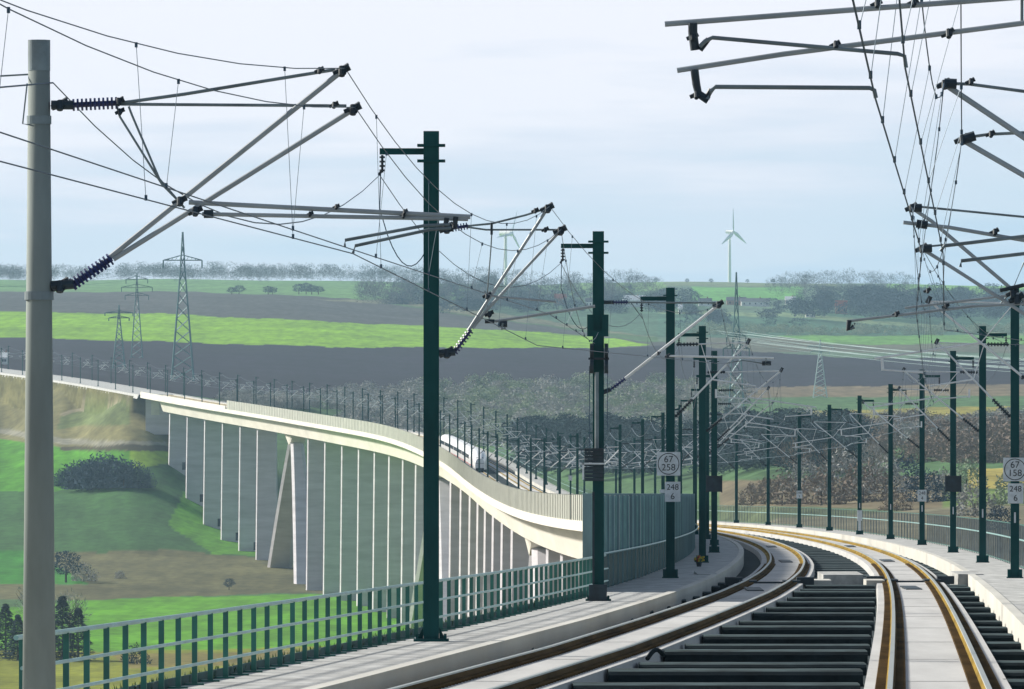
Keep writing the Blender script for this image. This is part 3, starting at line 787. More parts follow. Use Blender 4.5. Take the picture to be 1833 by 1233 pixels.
arm_set(L1, 2.63,
  diag=[([(838,592),(980,373)], .033), ([(846,588),(870,556),(1003,413)], .031)],
  top=[([(838,404),(880,400),(940,385),(975,374)], .020), ([(835,406),(870,411),(1000,411)], .018)],
  reg=[([(872,529),(995,540)], .022), ([(885,575),(1065,548)], .030)],
  steady=[([(900,578),(898,590),(905,586)], .025)],
  ins=[([(786,409),(812,409)], .06), ([(786,632),(815,630)], .07), ([(880,398),(880,420)], .025), ([(868,575),(885,575)], .04), ([(892,580),(908,580)], .06)],
  ribs=[([(808,409),(838,404)], .07, 6), ([(812,632),(843,590)], .075, 8)],
  strut=[([(881,402),(879,440),(872,528)], .013), ([(868,520),(876,572)], .014)],
  clamps=[(980,373,.09), (958,377,.05), (1003,413,.09), (976,411,.05), (800,632,.10), (800,409,.10), (872,529,.06), (876,562,.06)])
L2 = hmast(2, 3.63, 'tall dark green mast with tension wheels and weights, between railing and wind barrier')
L2.location.x = (1071-CU)*3.63/243.03
arm_set(L2, 3.63,
  diag=[([(1118,678),(1286,546)], .040)],
  top=[([(1122,541),(1285,542)], .022)],
  reg=[([(1195,637),(1385,641)], .030)],
  steady=[([(1371,641),(1370,654),(1378,652),(1330,645),(1300,650)], .016)],
  ins=[([(1080,541),(1098,541)], .05), ([(1078,703),(1092,697)], .06), ([(1364,650),(1380,650)], .06)],
  ribs=[([(1096,541),(1124,541)], .06, 6), ([(1090,699),(1120,677)], .06, 7)],
  strut=[([(1130,542),(1150,570)], .012)],
  clamps=[(1286,545,.10), (1195,637,.05), (1178,632,.05)])
# tension gear on the third mast
m = MB(); x0 = L2.location
def lb(m, u0, u1, v0, v1, d, ya, yb):
    a_ = P(u0, v1, d); b_ = P(u1, v0, d); m.box(a_[0], b_[0], a_[1]+ya, a_[1]+yb, a_[2], b_[2])
lb(m, 1051, 1062, 563, 601, 3.63, -.25, .25); lb(m, 1077, 1089, 563, 601, 3.63, -.25, .25); lb(m, 1051, 1089, 592, 602, 3.63, -.26, -.20)
m.build('tension_bracket', M['green'], L2, off=x0)
m = MB()
for uu in (1059, 1085):
    for vv in (628, 655):
        p = Vector(P(uu, vv, 3.63)); m.tube([p+Vector((-.05, -.3, 0)), p+Vector((.05, -.3, 0))], .20, 16)
lb(m, 1053, 1090, 640, 644, 3.63, -.35, -.25)
m.build('tension_wheel', M['dark'], L2, off=x0)
m = MB(); m.tube(pxs([(1068,666),(1068,806)], 3.63, -.32), .055, 12); m.build('guide_tube', M['galv'], L2, off=x0)
m = MB(); m.tube(pxs([(1055,655),(1055,820)], 3.63, -.3), .012, 6); m.tube(pxs([(1087,655),(1087,770)], 3.63, -.3), .012, 6); m.build('weight_rope', M['wire'], L2, off=x0)
m = MB()
for k in range(9):
    v0 = 802+k*6.6; lb(m, 1046, 1080, v0, v0+5.8, 3.63, -.5, -.2)
m.build('counterweight', M['dark'], L2, off=x0)
m = MB(); lb(m, 1038, 1082, 828, 831, 3.63, -.54, -.5); lb(m, 1042, 1045, 828, 858, 3.63, -.54, -.5); m.build('guide_frame', M['sign'], L2, off=x0)
m = MB(); lb(m, 1060, 1064, 880, 1045, 3.63, -.3, -.2); lb(m, 1054, 1086, 1046, 1078, 3.63, -.45, -.18); m.build('ground_box', M['dark'], L2, off=x0)

# generic masts
for i, d in enumerate(LD):
    if i >= 3: add_generic(1, i, d)
for i, d in enumerate(LD):
    if i >= 2: add_generic(-1, i, d)
MASTS[(1, 0)] = L0
tag(MASTS[(1, 3)], 'green mast with round-number plate above a 248 6 board, left row behind the barrier')
tag(MASTS[(-1, 3)], 'green mast at the right picture edge with round-number plate above a 248 6 board')
tag(MASTS[(1, 5)], 'green mast in the left row with dark box halfway up, behind the flower pot')
tag(MASTS[(-1, 5)], 'green mast in the right row with a dark box at fence height')
tag(MASTS[(-1, 6)], 'green mast in the right row with one small white board, beside boxed mast')
tag(MASTS[(-1, 10)], 'green mast in the right row with one small white board, farther along the curve')
tag(MASTS[(-1, 8)], 'green mast in the right row with a grey cabinet near its foot')

# right foreground masts standing outside the frame; their arms reach into view
def right_mast(d, label):
    root = hmast(-int(d*10), d, label, side=-1); return root
RA = right_mast(1.0, 'mast just off the right edge, its two thick tubes crossing the top right sky')
arm_set(RA, 1.0,
  diag=[([(2500,300),(2050,-260)], .030)],
  top=[([(2560,-200),(2060,-262)], .020)],
  reg=[([(1190,43),(1730,2),(2350,-45)], .0215), ([(1212,126),(1400,97),(1833,41),(2420,-34)], .0205)],
  steady=[([(1252,84),(1262,74),(1275,68),(1400,79),(1606,97),(1618,101),(1621,122)], .0155), ([(1266,178),(1272,164),(1280,156),(1556,158),(1564,162),(1567,176)], .0165)],
  ins=[([(1240,42),(1240,60),(1244,90)], .034), ([(1243,125),(1246,150),(1250,168),(1268,180)], .030), ([(1253,90),(1268,70)], .020), ([(1262,180),(1273,160)], .020)],
  ribs=[([(2600,330),(2500,300)], .07, 8)],
  strut=[([(1830,-80),(1830,42)], .012)],
  clamps=[(1697,60,.035), (1495,80,.028), (1240,66,.030), (1246,170,.030), (1569,7,.03), (1634,5,.03)])
RB_ = right_mast(1.63, 'mast off the right edge whose pair of arms meets the sky at upper right')
arm_set(RB_, 1.63,
  diag=[([(1690,150),(1833,246),(2190,485)], .036), ([(1722,250),(1833,314),(2190,520)], .034)],
  top=[([(1700,149),(1735,150),(1833,163),(2200,205)], .020), ([(1735,245),(1770,240),(1833,237),(2200,222)], .019)],
  reg=[([(1617,398),(1700,407),(1833,430),(2010,458)], .024)],
  steady=[([(1683,450),(1690,440),(1833,423),(2000,405)], .022), ([(1718,478),(1720,467),(1833,454),(2000,440)], .022)],
  ins=[([(1640,400),(1660,403)], .05), ([(1690,149),(1712,150)], .06), ([(1722,250),(1745,243)], .06)],
  ribs=[([(2190,485),(2230,512)], .07, 8)],
  strut=[([(1990,180),(2010,455)], .013)],
  clamps=[(1690,151,.06), (1722,250,.06), (1737,146,.04), (1773,240,.04), (1780,415,.04)])
RC = right_mast(2.63, 'mast off the right edge whose long arms slope down past the distant woods')
arm_set(RC, 2.63,
  diag=[([(1632,372),(1668,396),(1833,536),(1965,646)], .038), ([(1650,445),(1700,476),(1833,561),(1960,640)], .036)],
  top=[([(1640,369),(1833,388),(1975,402)], .022), ([(1660,441),(1833,424),(1975,410)], .02)],
  reg=[([(1516,575),(1740,548),(1900,540)], .028), ([(1620,551),(1820,527),(1900,520)], .024)],
  steady=[([(1522,590),(1527,586),(1530,578)], .02)],
  ins=[([(1520,573),(1518,590),(1528,584)], .05), ([(1632,372),(1650,372)], .08), ([(1650,445),(1668,444)], .08), ([(1790,520),(1833,510)], .04)],
  ribs=[([(1960,645),(1978,660)], .08, 6)],
  strut=[([(1833,470),(1812,520),(1790,545)], .016)],
  clamps=[(1632,372,.085), (1650,445,.085), (1693,548,.05), (1604,562,.05), (1660,520,.05), (1820,535,.10), (1812,525,.08)])
EXTRA = [MASTS.pop(k) for k in list(MASTS) if k[1] < 0]

# ---- plates on masts
def text_mesh(s, size):
    cu = D.curves.new('t', 'FONT'); cu.body = s; cu.size = size; cu.align_x = 'CENTER'; cu.align_y = 'CENTER'; cu.extrude = .004
    cu.space_line = .9
    ob = D.objects.new('t', cu); COL.objects.link(ob)
    bpy.context.view_layer.update()
    dp = bpy.context.evaluated_depsgraph_get()
    me_ = D.meshes.new_from_object(ob.evaluated_get(dp)); D.objects.remove(ob, do_unlink=True)
    return me_
def plate(mast, cx, cz, w_, h_, lines, ring=False, ysz=-.20, tsz=.26):
    m = MB(); m.box(cx-w_/2, cx+w_/2, ysz, ysz+.03, cz-h_/2, cz+h_/2)
    for q in (-1, 1): m.box(cx+q*.09-.02, cx+q*.09+.02, ysz+.03, -.14, cz-.05, cz+.05)
    pl = m.build('number_plate', M['sign'], mast)
    if ring:
        m = MB(); n = 48; R1 = w_*.46; R0 = R1-.028
        for k in range(n):
            a0 = 2*math.pi*k/n; a1 = 2*math.pi*(k+1)/n
            vs = []
            for yy in (ysz-.006, ysz-.001):
                vs += [(cx+R0*math.cos(a0), yy, cz+R0*math.sin(a0)), (cx+R1*math.cos(a0), yy, cz+R1*math.sin(a0)), (cx+R1*math.cos(a1), yy, cz+R1*math.sin(a1)), (cx+R0*math.cos(a1), yy, cz+R0*math.sin(a1))]
            m.add(vs, [(0, 1, 2, 3), (1, 5, 6, 2), (4, 0, 3, 7)])
        m.build('plate_ring', M['ink'], pl)
    for s_, dz, ts in lines:
        me_ = text_mesh(s_, ts); me_.materials.clear(); me_.materials.append(M['ink'])
        o_ = D.objects.new('plate_lettering', me_); COL.objects.link(o_); o_.parent = pl
        o_.rotation_euler = (math.radians(90), 0, 0); o_.location = (cx, ysz-.006, cz+dz)
    return pl
def z_at(v, d): return (HV-v)*d/243.03 - zb(d)
for key, a_, cxp, cxk in (((1, 3), '258', -.06, .08), ((-1, 3), '158', 0, .02)):
    d = 4.62; mst = MASTS[key]
    plate(mst, cxp, z_at(830, d) if key[0] > 0 else z_at(840, d), .80, .80, [('67', .15, .32), (a_, -.13, .32)], ring=True)
    plate(mst, cxk, z_at(880, d) if key[0] > 0 else z_at(883, d), .53, .68, [('248', .15, .28), ('6', -.16, .30)])
mst = MASTS[(1, 3)]
m = MB(); zq = z_at(879, 4.62); m.box(-.36, -.19, -.19, -.17, zq-.06, zq+.06); m.build('number_plate', M['sign'], mst)
for i, v in ((6, 887), (10, 885)):
    d = LD[i]; plate(MASTS[(-1, i)], 0, z_at(v, d), .50, .66, [('248', .14, .25), ('4' if i == 6 else '2', -.15, .27)])
for key in ((1, 5), (-1, 5)):
    d = LD[5]; z0 = z_at(880, d); m = MB(); m.box(-.38, .38, -.34, -.16, z0, z0+.78)
    m.box(-.40, -.33, -.38, -.16, z0-.03, z0+.81); m.box(.33, .40, -.38, -.16, z0-.03, z0+.81); m.build('equipment_box', M['dark'], MASTS[key])
m = MB(); z0 = .4; m.box(-.16, .16, -.36, -.16, 1.0, 1.75); m.box(-.10, .10, -.30, -.16, .3, 1.0); m.build('cabinet', M['sign'], MASTS[(-1, 8)])
for i in (3, 4, 5, 6, 7, 8):
    m = MB(); z0 = 1.9; m.box(-.03, .03, -.155, -.148, z0, z0+.36); m.build('reflector_strip', M['sign'], MASTS[(-1, i)])
# flower pot at a mast foot
fp = empty('flower_pot', P(1255, 1013, 5.35))
fp.location.z = zb(5.35)+.02; fp.location.x = float(xlm(5.35))+.15
tag(fp, 'small bunch of yellow and red flowers at the foot of a left-hand mast', 'flowers')
m = MB(); m.tube([(0, 0, 0), (0, 0, .16)], .09, 10, .12); m.build('pot', M['dark'], fp)
m = MB()
for k in range(46):
    a_ = random.uniform(0, 6.28); r_ = random.uniform(0, .24); z = .18+random.uniform(0, .22)*(1-r_)
    m.mi = random.choice((0, 0, 1, 2)); m.tube([(r_*math.cos(a_), r_*math.sin(a_), z), (r_*math.cos(a_), r_*math.sin(a_), z+.07)], .04, 5)
m.build('blossoms', [M['flower'], M['flowerred'], M['leafg']], fp)
# coiled hose end beside the left slab
hs = MB(); ctr = P(1212, 1150, 2.63)
pts = []
for k in range(14):
    a_ = k/13*math.pi*.9; pts.append((float(xlt(2.6))+1.25+.32*(k/13), 2.60*SP-.4+k*.05, zb(2.6)-.27+.16*math.sin(a_)))
hs.tube(pts, .045, 8); h_ = hs.build('cable_loop', M['beam']); tag(h_, 'short black cable bending out beside the left track slab', 'cable')

# ---------------------------------------------------------------- overhead wires
def sag_pts(A, B, sag, n):
    A = Vector(A); B = Vector(B); r = []
    for k in range(n+1):
        t_ = k/n; p = A.lerp(B, t_); p.z -= sag*4*t_*(1-t_); r.append(p)
    return r
def loc_pt(side, i, x, z):
    d = LD[i]; o = MASTS[(side, i)]; c, s_ = math.cos(o.rotation_euler.z), math.sin(o.rotation_euler.z)
    return Vector(o.location) + Vector((x*side*c, x*side*s_, z))
def make_catenary(side, mess, cont, label, dstart):
    root = empty('catenary_wire', mess[0]); tag(root, label, 'overhead wire', 'overhead wires above the tracks'); of = root.location
    def rad(p, b0): return b0*max(1.0, min(3.2, p.y/SP/5.0))
    m = MB()
    drops = []
    for k in range(len(mess)-1):
        A, B = mess[k], mess[k+1]; n = 12 if A.y < 14*SP else 5
        pts = sag_pts(A, B, .95, n)
        m.tube(pts, rad(A, .0065), 5 if A.y < 1000 else 3, rad(B, .0065), cap=False)
        cA, cB = cont[k], cont[k+1]
        if A.y > 20*SP: continue
        nd = 5
        for q in range(nd):
            t_ = (q+.5)/nd; p = A.lerp(B, t_); p.z -= .95*4*t_*(1-t_); c_ = cA.lerp(cB, t_); drops.append((p, c_))
    m.build('messenger_wire', M['wire'], root, off=of)
    m = MB(); 
    for k in range(len(cont)-1):
        m.tube([cont[k], cont[k+1]], rad(cont[k], .0075), 5 if cont[k].y < 1000 else 3, rad(cont[k+1], .0075), cap=False)
    m.build('contact_wire', M['wire'], root, off=of)
    drops.sort(key=lambda t_: t_[0].y); rest = MB()
    for k, (p, c_) in enumerate(drops):
        mm_ = MB() if k < 95 else rest
        r_ = .0038*max(1, min(2.2, p.y/SP/5))
        mm_.tube([p, c_], r_, 3)
        if p.y < 6*SP:
            q_ = .010+.006*min(1, p.y/150); mm_.box(p.x-q_, p.x+q_, p.y-.03, p.y+.03, p.z-.035, p.z+.015); mm_.box(c_.x-q_, c_.x+q_, c_.y-.03, c_.y+.03, c_.z-.01, c_.z+.045)
        if k < 95: mm_.build('dropper', M['wire'], root, off=of)
    if rest.v: tag(rest.build('dropper', M['wire'], root, off=of), kind='stuff')
    return root
V = lambda u, v, d: Vector(P(u, v, d))
mL = [Vector((-7.6, .63*SP, zb(.63)+8.3)), V(618,122,1.63), V(984,369,2.63), V(1289,543,3.63)]
cL = [Vector((-7.5, .63*SP, zb(.63)+5.75)), V(632,454,1.63), Vector((V(962,590,2.63).x, 2.63*SP, zb(2.63)+5.75)), V(1302,652,3.63)]
for i in range(3, len(LD)):
    k = i % 2; mL.append(loc_pt(1, i, 3.3 if k == 0 else 2.65, 8.1)); cL.append(loc_pt(1, i, 3.42 if k == 0 else 2.75, 5.95))
make_catenary(1, mL, cL, 'main overhead wire pair with droppers above the left track, all along the curve', 0)
m2 = [Vector((-6.5, .63*SP, zb(.63)+8.2)), V(636,192,1.63), V(1004,411,2.63), Vector(L2.location)+Vector((0, -.2, 7.2))]
c2 = [Vector((-6.6, .63*SP, zb(.63)+5.95)), V(617,442,1.63), Vector((V(985,560,2.63).x, 2.63*SP, zb(2.63)+6.35)), Vector(L2.location)+Vector((-.1, -.2, 6.9))]
make_catenary(1, m2, c2, 'second overhead wire pair ending at the mast with tension weights', 0)
xr1 = lambda d: float(xrt(d))
mR = [Vector((xr1(.5)-.2, .5*SP, zb(.5)+8.1)), Vector((2.9, 1.0*SP, zb(1)+8.1)), V(1690,148,1.63), V(1632,370,2.63)]
cR = [Vector((1.0, .5*SP, zb(.5)+5.8)), V(1567,176,1.0), V(1650,450,1.63), V(1640,560,2.63)]
for i in range(2, len(LD)):
    k = i % 2; mR.append(loc_pt(-1, i, 3.3 if k == 0 else 2.65, 8.1)); cR.append(loc_pt(-1, i, 3.42 if k == 0 else 2.75, 5.95))
make_catenary(-1, mR, cR, 'main overhead wire pair with droppers above the right track, all along the curve', 0)
m3 = [Vector((2.4, .5*SP, zb(.5)+8.4)), Vector((3.3, 1.0*SP, zb(1)+8.4)), V(1722,247,1.63), V(1650,443,2.63), loc_pt(-1, 2, .2, 7.2)]
c3 = [Vector((1.3, .5*SP, zb(.5)+6.2)), V(1620,120,1.0), V(1688,452,1.63), V(1690,590,2.63), loc_pt(-1, 2, .2, 6.9)]
make_catenary(-1, m3, c3, 'second overhead wire pair crossing the upper right sky between the sloping arms', 0)
# feeder wires on the outer brackets
for side, lab in ((1, 'feeder wire hanging from the outer brackets of the left mast row'), (-1, 'feeder wire hanging from the outer brackets of the right mast row')):
    m = MB(); prev = None
    if side > 0:
        seq = [Vector((-9.6, .63*SP, zb(.63)+8.9)), V(95,148,1.63)] + [loc_pt(1, i, -1.0, 9.05) for i in range(1, len(LD))]
    else:
        seq = [loc_pt(-1, i, -1.0, 9.05) for i in range(2, len(LD))]
    for A, B in zip(seq, seq[1:]):
        r_ = .010*max(1, min(3, A.y/SP/6)); m.tube(sag_pts(A, B, 1.0 if A.y > 2.7*SP else 1.3, 12 if A.y < 1000 else 5), r_, 4, cap=False)
    o_ = m.build('feeder_wire', M['wire']); tag(o_, lab, 'overhead wire')
# jumper loops near the brackets of the nearest masts
for mst, lab in ((L1, 'thin looping jumper cable below the bracket of the nearest green mast'), (L2, 'thin looping jumper cable below the bracket of the mast with tension weights')):
    b = Vector(mst.location); m = MB()
    m.tube([b+Vector((-.98, 0, 9.1)), b+Vector((-1.0, 0, 8.4)), b+Vector((-.85, 0, 7.9))]+sag_pts(b+Vector((-.85, 0, 7.9)), b+Vector((-.1, .2, 7.6)), .45, 8), .011, 5)
    o_ = m.build('jumper_cable', M['wire']); tag(o_, lab, 'cable')

# ---------------------------------------------------------------- train
DTF, DTR = 26.1, 29.6
tr = empty('train', (float(xlt(DTF)), DTF*SP, zb(DTF)-.05)); of = tr.location
tag(tr, 'white high-speed train coming along the left track of the far viaduct', 'train')
def tprof(k, hgt=3.95, half=1.5):
    return [(-half*k, .35), (-half*1.0*k, 1.2*k+.3*(1-k)), (-half*.98*k, 2.6*k+.3*(1-k)), (-half*.72*k, (hgt-.25)*k+.5*(1-k)), (-half*.3*k, hgt*k+.5*(1-k)),
            (half*.3*k, hgt*k+.5*(1-k)), (half*.72*k, (hgt-.25)*k+.5*(1-k)), (half*.98*k, 2.6*k+.3*(1-k)), (half*k, 1.2*k+.3*(1-k)), (half*k, .35)]
ncar = 8; dc = (DTR-DTF)/ncar
for c in range(ncar):
    a_, b_ = DTF+c*dc, DTF+(c+1)*dc-.012
    m = MB(); secs = []
    for k in range(9):
        t_ = k/8; d = a_ + (b_-a_)*t_
        if c == 0: kk = min(1, (.58+.42*min(1, t_*4)**.55))
        else: kk = 1
        zc_ = zb(d)-.05
        secs.append([(float(xlt(d))+x, d*SP, zc_+z) for x, z in tprof(kk)])
    m.strip(None, secs, close=True); car = m.build('power_car' if c == 0 else 'carriage', M['white'], tr, off=of)
    for s_ in (-1, 1):
        m = MB()
        a2, b2 = a_+.045 if c == 0 else a_+.02, b_-.02
        secs = [[(float(xlt(d))+s_*1.515, d*SP, zb(d)+2.0), (float(xlt(d))+s_*1.50, d*SP, zb(d)+2.75), (float(xlt(d))+s_*1.45, d*SP, zb(d)+2.75), (float(xlt(d))+s_*1.45, d*SP, zb(d)+2.0)] for d in np.linspace(a2, b2, 5)]
        if c != 0: m.strip(None, secs, close=True); m.build('window_band', M['glass'], car, off=of)
        m = MB(); secs = [[(float(xlt(d))+s_*1.525, d*SP, zb(d)+.95), (float(xlt(d))+s_*1.525, d*SP, zb(d)+1.1), (float(xlt(d))+s_*1.46, d*SP, zb(d)+1.1), (float(xlt(d))+s_*1.46, d*SP, zb(d)+.95)] for d in np.linspace(a2, b2, 5)]
        m.strip(None, secs, close=True); m.build('stripe', M['red'], car, off=of)
    m = MB(); 
    for dd_ in (a_+.06, b_-.06):
        x = float(xlt(dd_)); m.box(x-1.25, x+1.25, dd_*SP-1.8, dd_*SP+1.8, zb(dd_), zb(dd_)+.32)
    m.build('bogie', M['dark'], car, off=of)
m = MB(); x = float(xlt(DTF)); y = DTF*SP; z = zb(DTF)
m.add([(x-.78, y-.03, z+1.5), (x+.78, y-.03, z+1.5), (x+.66, y+.6, z+2.65), (x-.66, y+.6, z+2.65), (x-.78, y+.1, z+1.45), (x+.78, y+.1, z+1.45), (x+.66, y+.8, z+2.6), (x-.66, y+.8, z+2.6)],
      [(0, 1, 2, 3), (4, 7, 6, 5), (0, 4, 5, 1), (1, 5, 6, 2), (2, 6, 7, 3), (3, 7, 4, 0)])
m.build('windscreen', M['glass'], tr, off=of)
m = MB(); m.box(x-.8, x+.8, y-.12, y+.2, z+.15, z+.62); m.build('coupler_cover', M['dark'], tr, off=of)
for s_ in (-1, 1):
    m = MB(); m.box(x+s_*.58-.1, x+s_*.58+.1, y-.05, y+.05, z+.95, z+1.1); m.build('headlight', M['sign'], tr, off=of)

# small signal with a white board beside the far track
sg = empty('line_marker', (0, 0, 0)); d = 15.4
sg.location = (float((1021-CU)*d/243.03), d*SP, zb(d)); tag(sg, 'thin post with small white board behind the wind barrier', 'marker post')
m = MB(); m.tube([(0, 0, 0), (0, 0, 4.4)], .05, 6); m.build('post', M['green'], sg)
m = MB(); m.box(-.22, .22, -.08, -.04, z_at(860, d), z_at(851, d)); m.build('board', M['sign'], sg)

# ---------------------------------------------------------------- pylons and power lines
def pylon(u, vtop, vbase, Y, label, style=0, mt='lattice', wmul=1.0, r0=.12):
    X = (u-CU)*Y/F; zt = (HV-vtop)*Y/F; z0 = (HV-vbase)*Y/F; zg = float(gz(X, Y)); z0 = min(z0, zg)
    hgt = zt-z0; root = empty('pylon', (X, Y, z0)); tag(root, label, 'pylon', 'lattice power pylons')
    bw = hgt*.075*wmul; m = MB(); r = r0*hgt/45
    def wid(t_): return bw*(1-.80*min(1, t_/.75)) if t_ < .75 else bw*.20*(1-(t_-.75)/.25*.9)
    nseg = 12; lv = [i/nseg for i in range(nseg+1)]
    for sx in (-1, 1):
        for sy in (-1, 1):
            m.tube([(sx*wid(t_), sy*wid(t_), t_*hgt) for t_ in lv], r, 4)
    for a_, b_ in zip(lv, lv[1:]):
        for sgn in (-1, 1):
            for q in (-1, 1):
                m.tube([(-sgn*wid(a_), q*wid(a_), a_*hgt), (sgn*wid(b_), q*wid(b_), b_*hgt)], r*.55, 3)
                m.tube([(q*wid(a_), -sgn*wid(a_), a_*hgt), (q*wid(b_), sgn*wid(b_), b_*hgt)], r*.55, 3)
    m.build('lattice_tower', M[mt], root)
    arms = {0: ((.81, .13),), 1: ((.88, .22), (.80, .16)), 2: ((.93, .12), (.84, .17), (.75, .13)), 3: ((.63, .055), (.56, .075))}[style]
    tips = []
    for h_, l_ in arms:
        m = MB(); z = h_*hgt; l = l_*hgt
        for q in (-1, 1):
            m.tube([(-l, 0, z), (0, q*.6, z+.035*hgt), (l, 0, z)], r*.7, 4); m.tube([(-l, 0, z), (0, q*.6, z), (l, 0, z)], r*.8, 4)
        for k in range(-4, 5): m.tube([(l*k/5, 0, z), (l*(k+.5)/5, 0, z+.03*hgt*(1-abs(k)/5))], r*.5, 3)
        m.build('cross_arm', M[mt], root)
        m = MB()
        for q in (-1, 1):
            m.tube([(q*l, 0, z), (q*l, 0, z-.05*hgt)], r*1.1, 5); tips.append(Vector((X+q*l, Y, z0+z-.05*hgt)))
        m.build('insulator_string', M[mt], root)
    return root, tips
p1, t1 = pylon(327, 415, 662, 3560, 'tallest left lattice pylon with one wide cross arm above the trees', 0, wmul=1.0, r0=.20)
p2, t2 = pylon(213, 546, 655, 3700, 'short squat lattice pylon with a flat top arm, leftmost of the three', 1, wmul=1.3, r0=.34)
p3, t3 = pylon(245, 488, 650, 3900, 'faint slender lattice pylon between the short one and the tallest', 2, wmul=.9, r0=.18)
p4, t4 = pylon(1318, 487, 780, 2750, 'slim tall lattice pylon behind the bundle of cantilevers, below the wind turbine', 3, wmul=.75, r0=.14)
p5, t5 = pylon(1468, 608, 712, 3500, 'pale stubby lattice pylon on the dark field at right', 1, mt='lattpale', wmul=1.6, r0=.30)
pls = MB()
for k in range(10):
    a_ = Vector(P(1283+k*8, 592+(k % 5)*5, 2750/SP)); b_ = Vector(P(2150+k*10, 655+(k % 5)*7, 2250/SP))
    pls.tube(sag_pts(a_, b_, 2.0+.4*(k % 3), 20), .065, 4, cap=False)
o_ = pls.build('power_line', M['lattpale']); tag(o_, 'bundle of pale power lines sagging across the dark field to the right', 'power line')
pls = MB()
for k in range(2):
    pls.tube(sag_pts(t1[k], Vector(P(-500+k*90, 445, 3300/SP)), 12, 20), .05, 3, cap=False)
o_ = pls.build('power_line', M['lattice']); tag(o_, 'faint power lines running left from the tallest left pylon', 'power line')

# ---------------------------------------------------------------- wind turbines
def turbine(u, vh, vb, Y, rot, label, blade=None):
    X = (u-CU)*Y/F; g = float(gz(X, Y)); hz = (HV-vh)*Y/F; z0 = min(g, (HV-vb)*Y/F)-2
    root = empty('wind_turbine', (X, Y, z0), math.radians(52)); tag(root, label, 'wind turbine', 'white wind turbines on the skyline')
    h_ = hz-z0; m = MB(); m.tube([(0, 0, 0), (0, 0, h_*.5), (0, 0, h_)], h_*(.028 if Y < 9000 else .020), 14, h_*(.018 if Y < 9000 else .014)); m.build('tower', M['turb'], root)
    m = MB(); m.tube([(0, -h_*.07, h_), (0, h_*.06, h_+.2)], h_*.028, 10); m.build('nacelle', M['turb'], root)
    m = MB(); m.tube([(0, -h_*.09, h_), (0, -h_*.065, h_)], h_*.012, 10, h_*.024); m.build('hub', M['turb'], root)
    for k in range(3):
        a_ = math.radians(rot+120*k); L_ = h_*(.37 if Y < 9000 else .24); m = MB()
        dx, dz = math.sin(a_), math.cos(a_); pr = []
        sects = []
        for q, wq in ((.03, .018), (.2, .034), (.6, .022), (1, .006)):
            c = (dx*L_*q, -h_*.08, h_+dz*L_*q); wv = h_*wq*(1 if Y < 9000 else .45)
            sects.append([(c[0]-dz*wv, c[1]-wv*.2, c[2]+dx*wv), (c[0], c[1]-wv*.3, c[2]), (c[0]+dz*wv*.7, c[1]+wv*.3, c[2]-dx*wv*.7), (c[0], c[1]+wv*.3, c[2])])
        m.strip(None, sects, close=True); m.build('blade', M['turb'], root)
turbine(1306, 415, 508, 8300, -2, 'larger white wind turbine standing on the skyline right of centre')
turbine(905, 418, 496, 9600, 20, 'fainter white wind turbine half hidden behind the cantilevers left of centre')

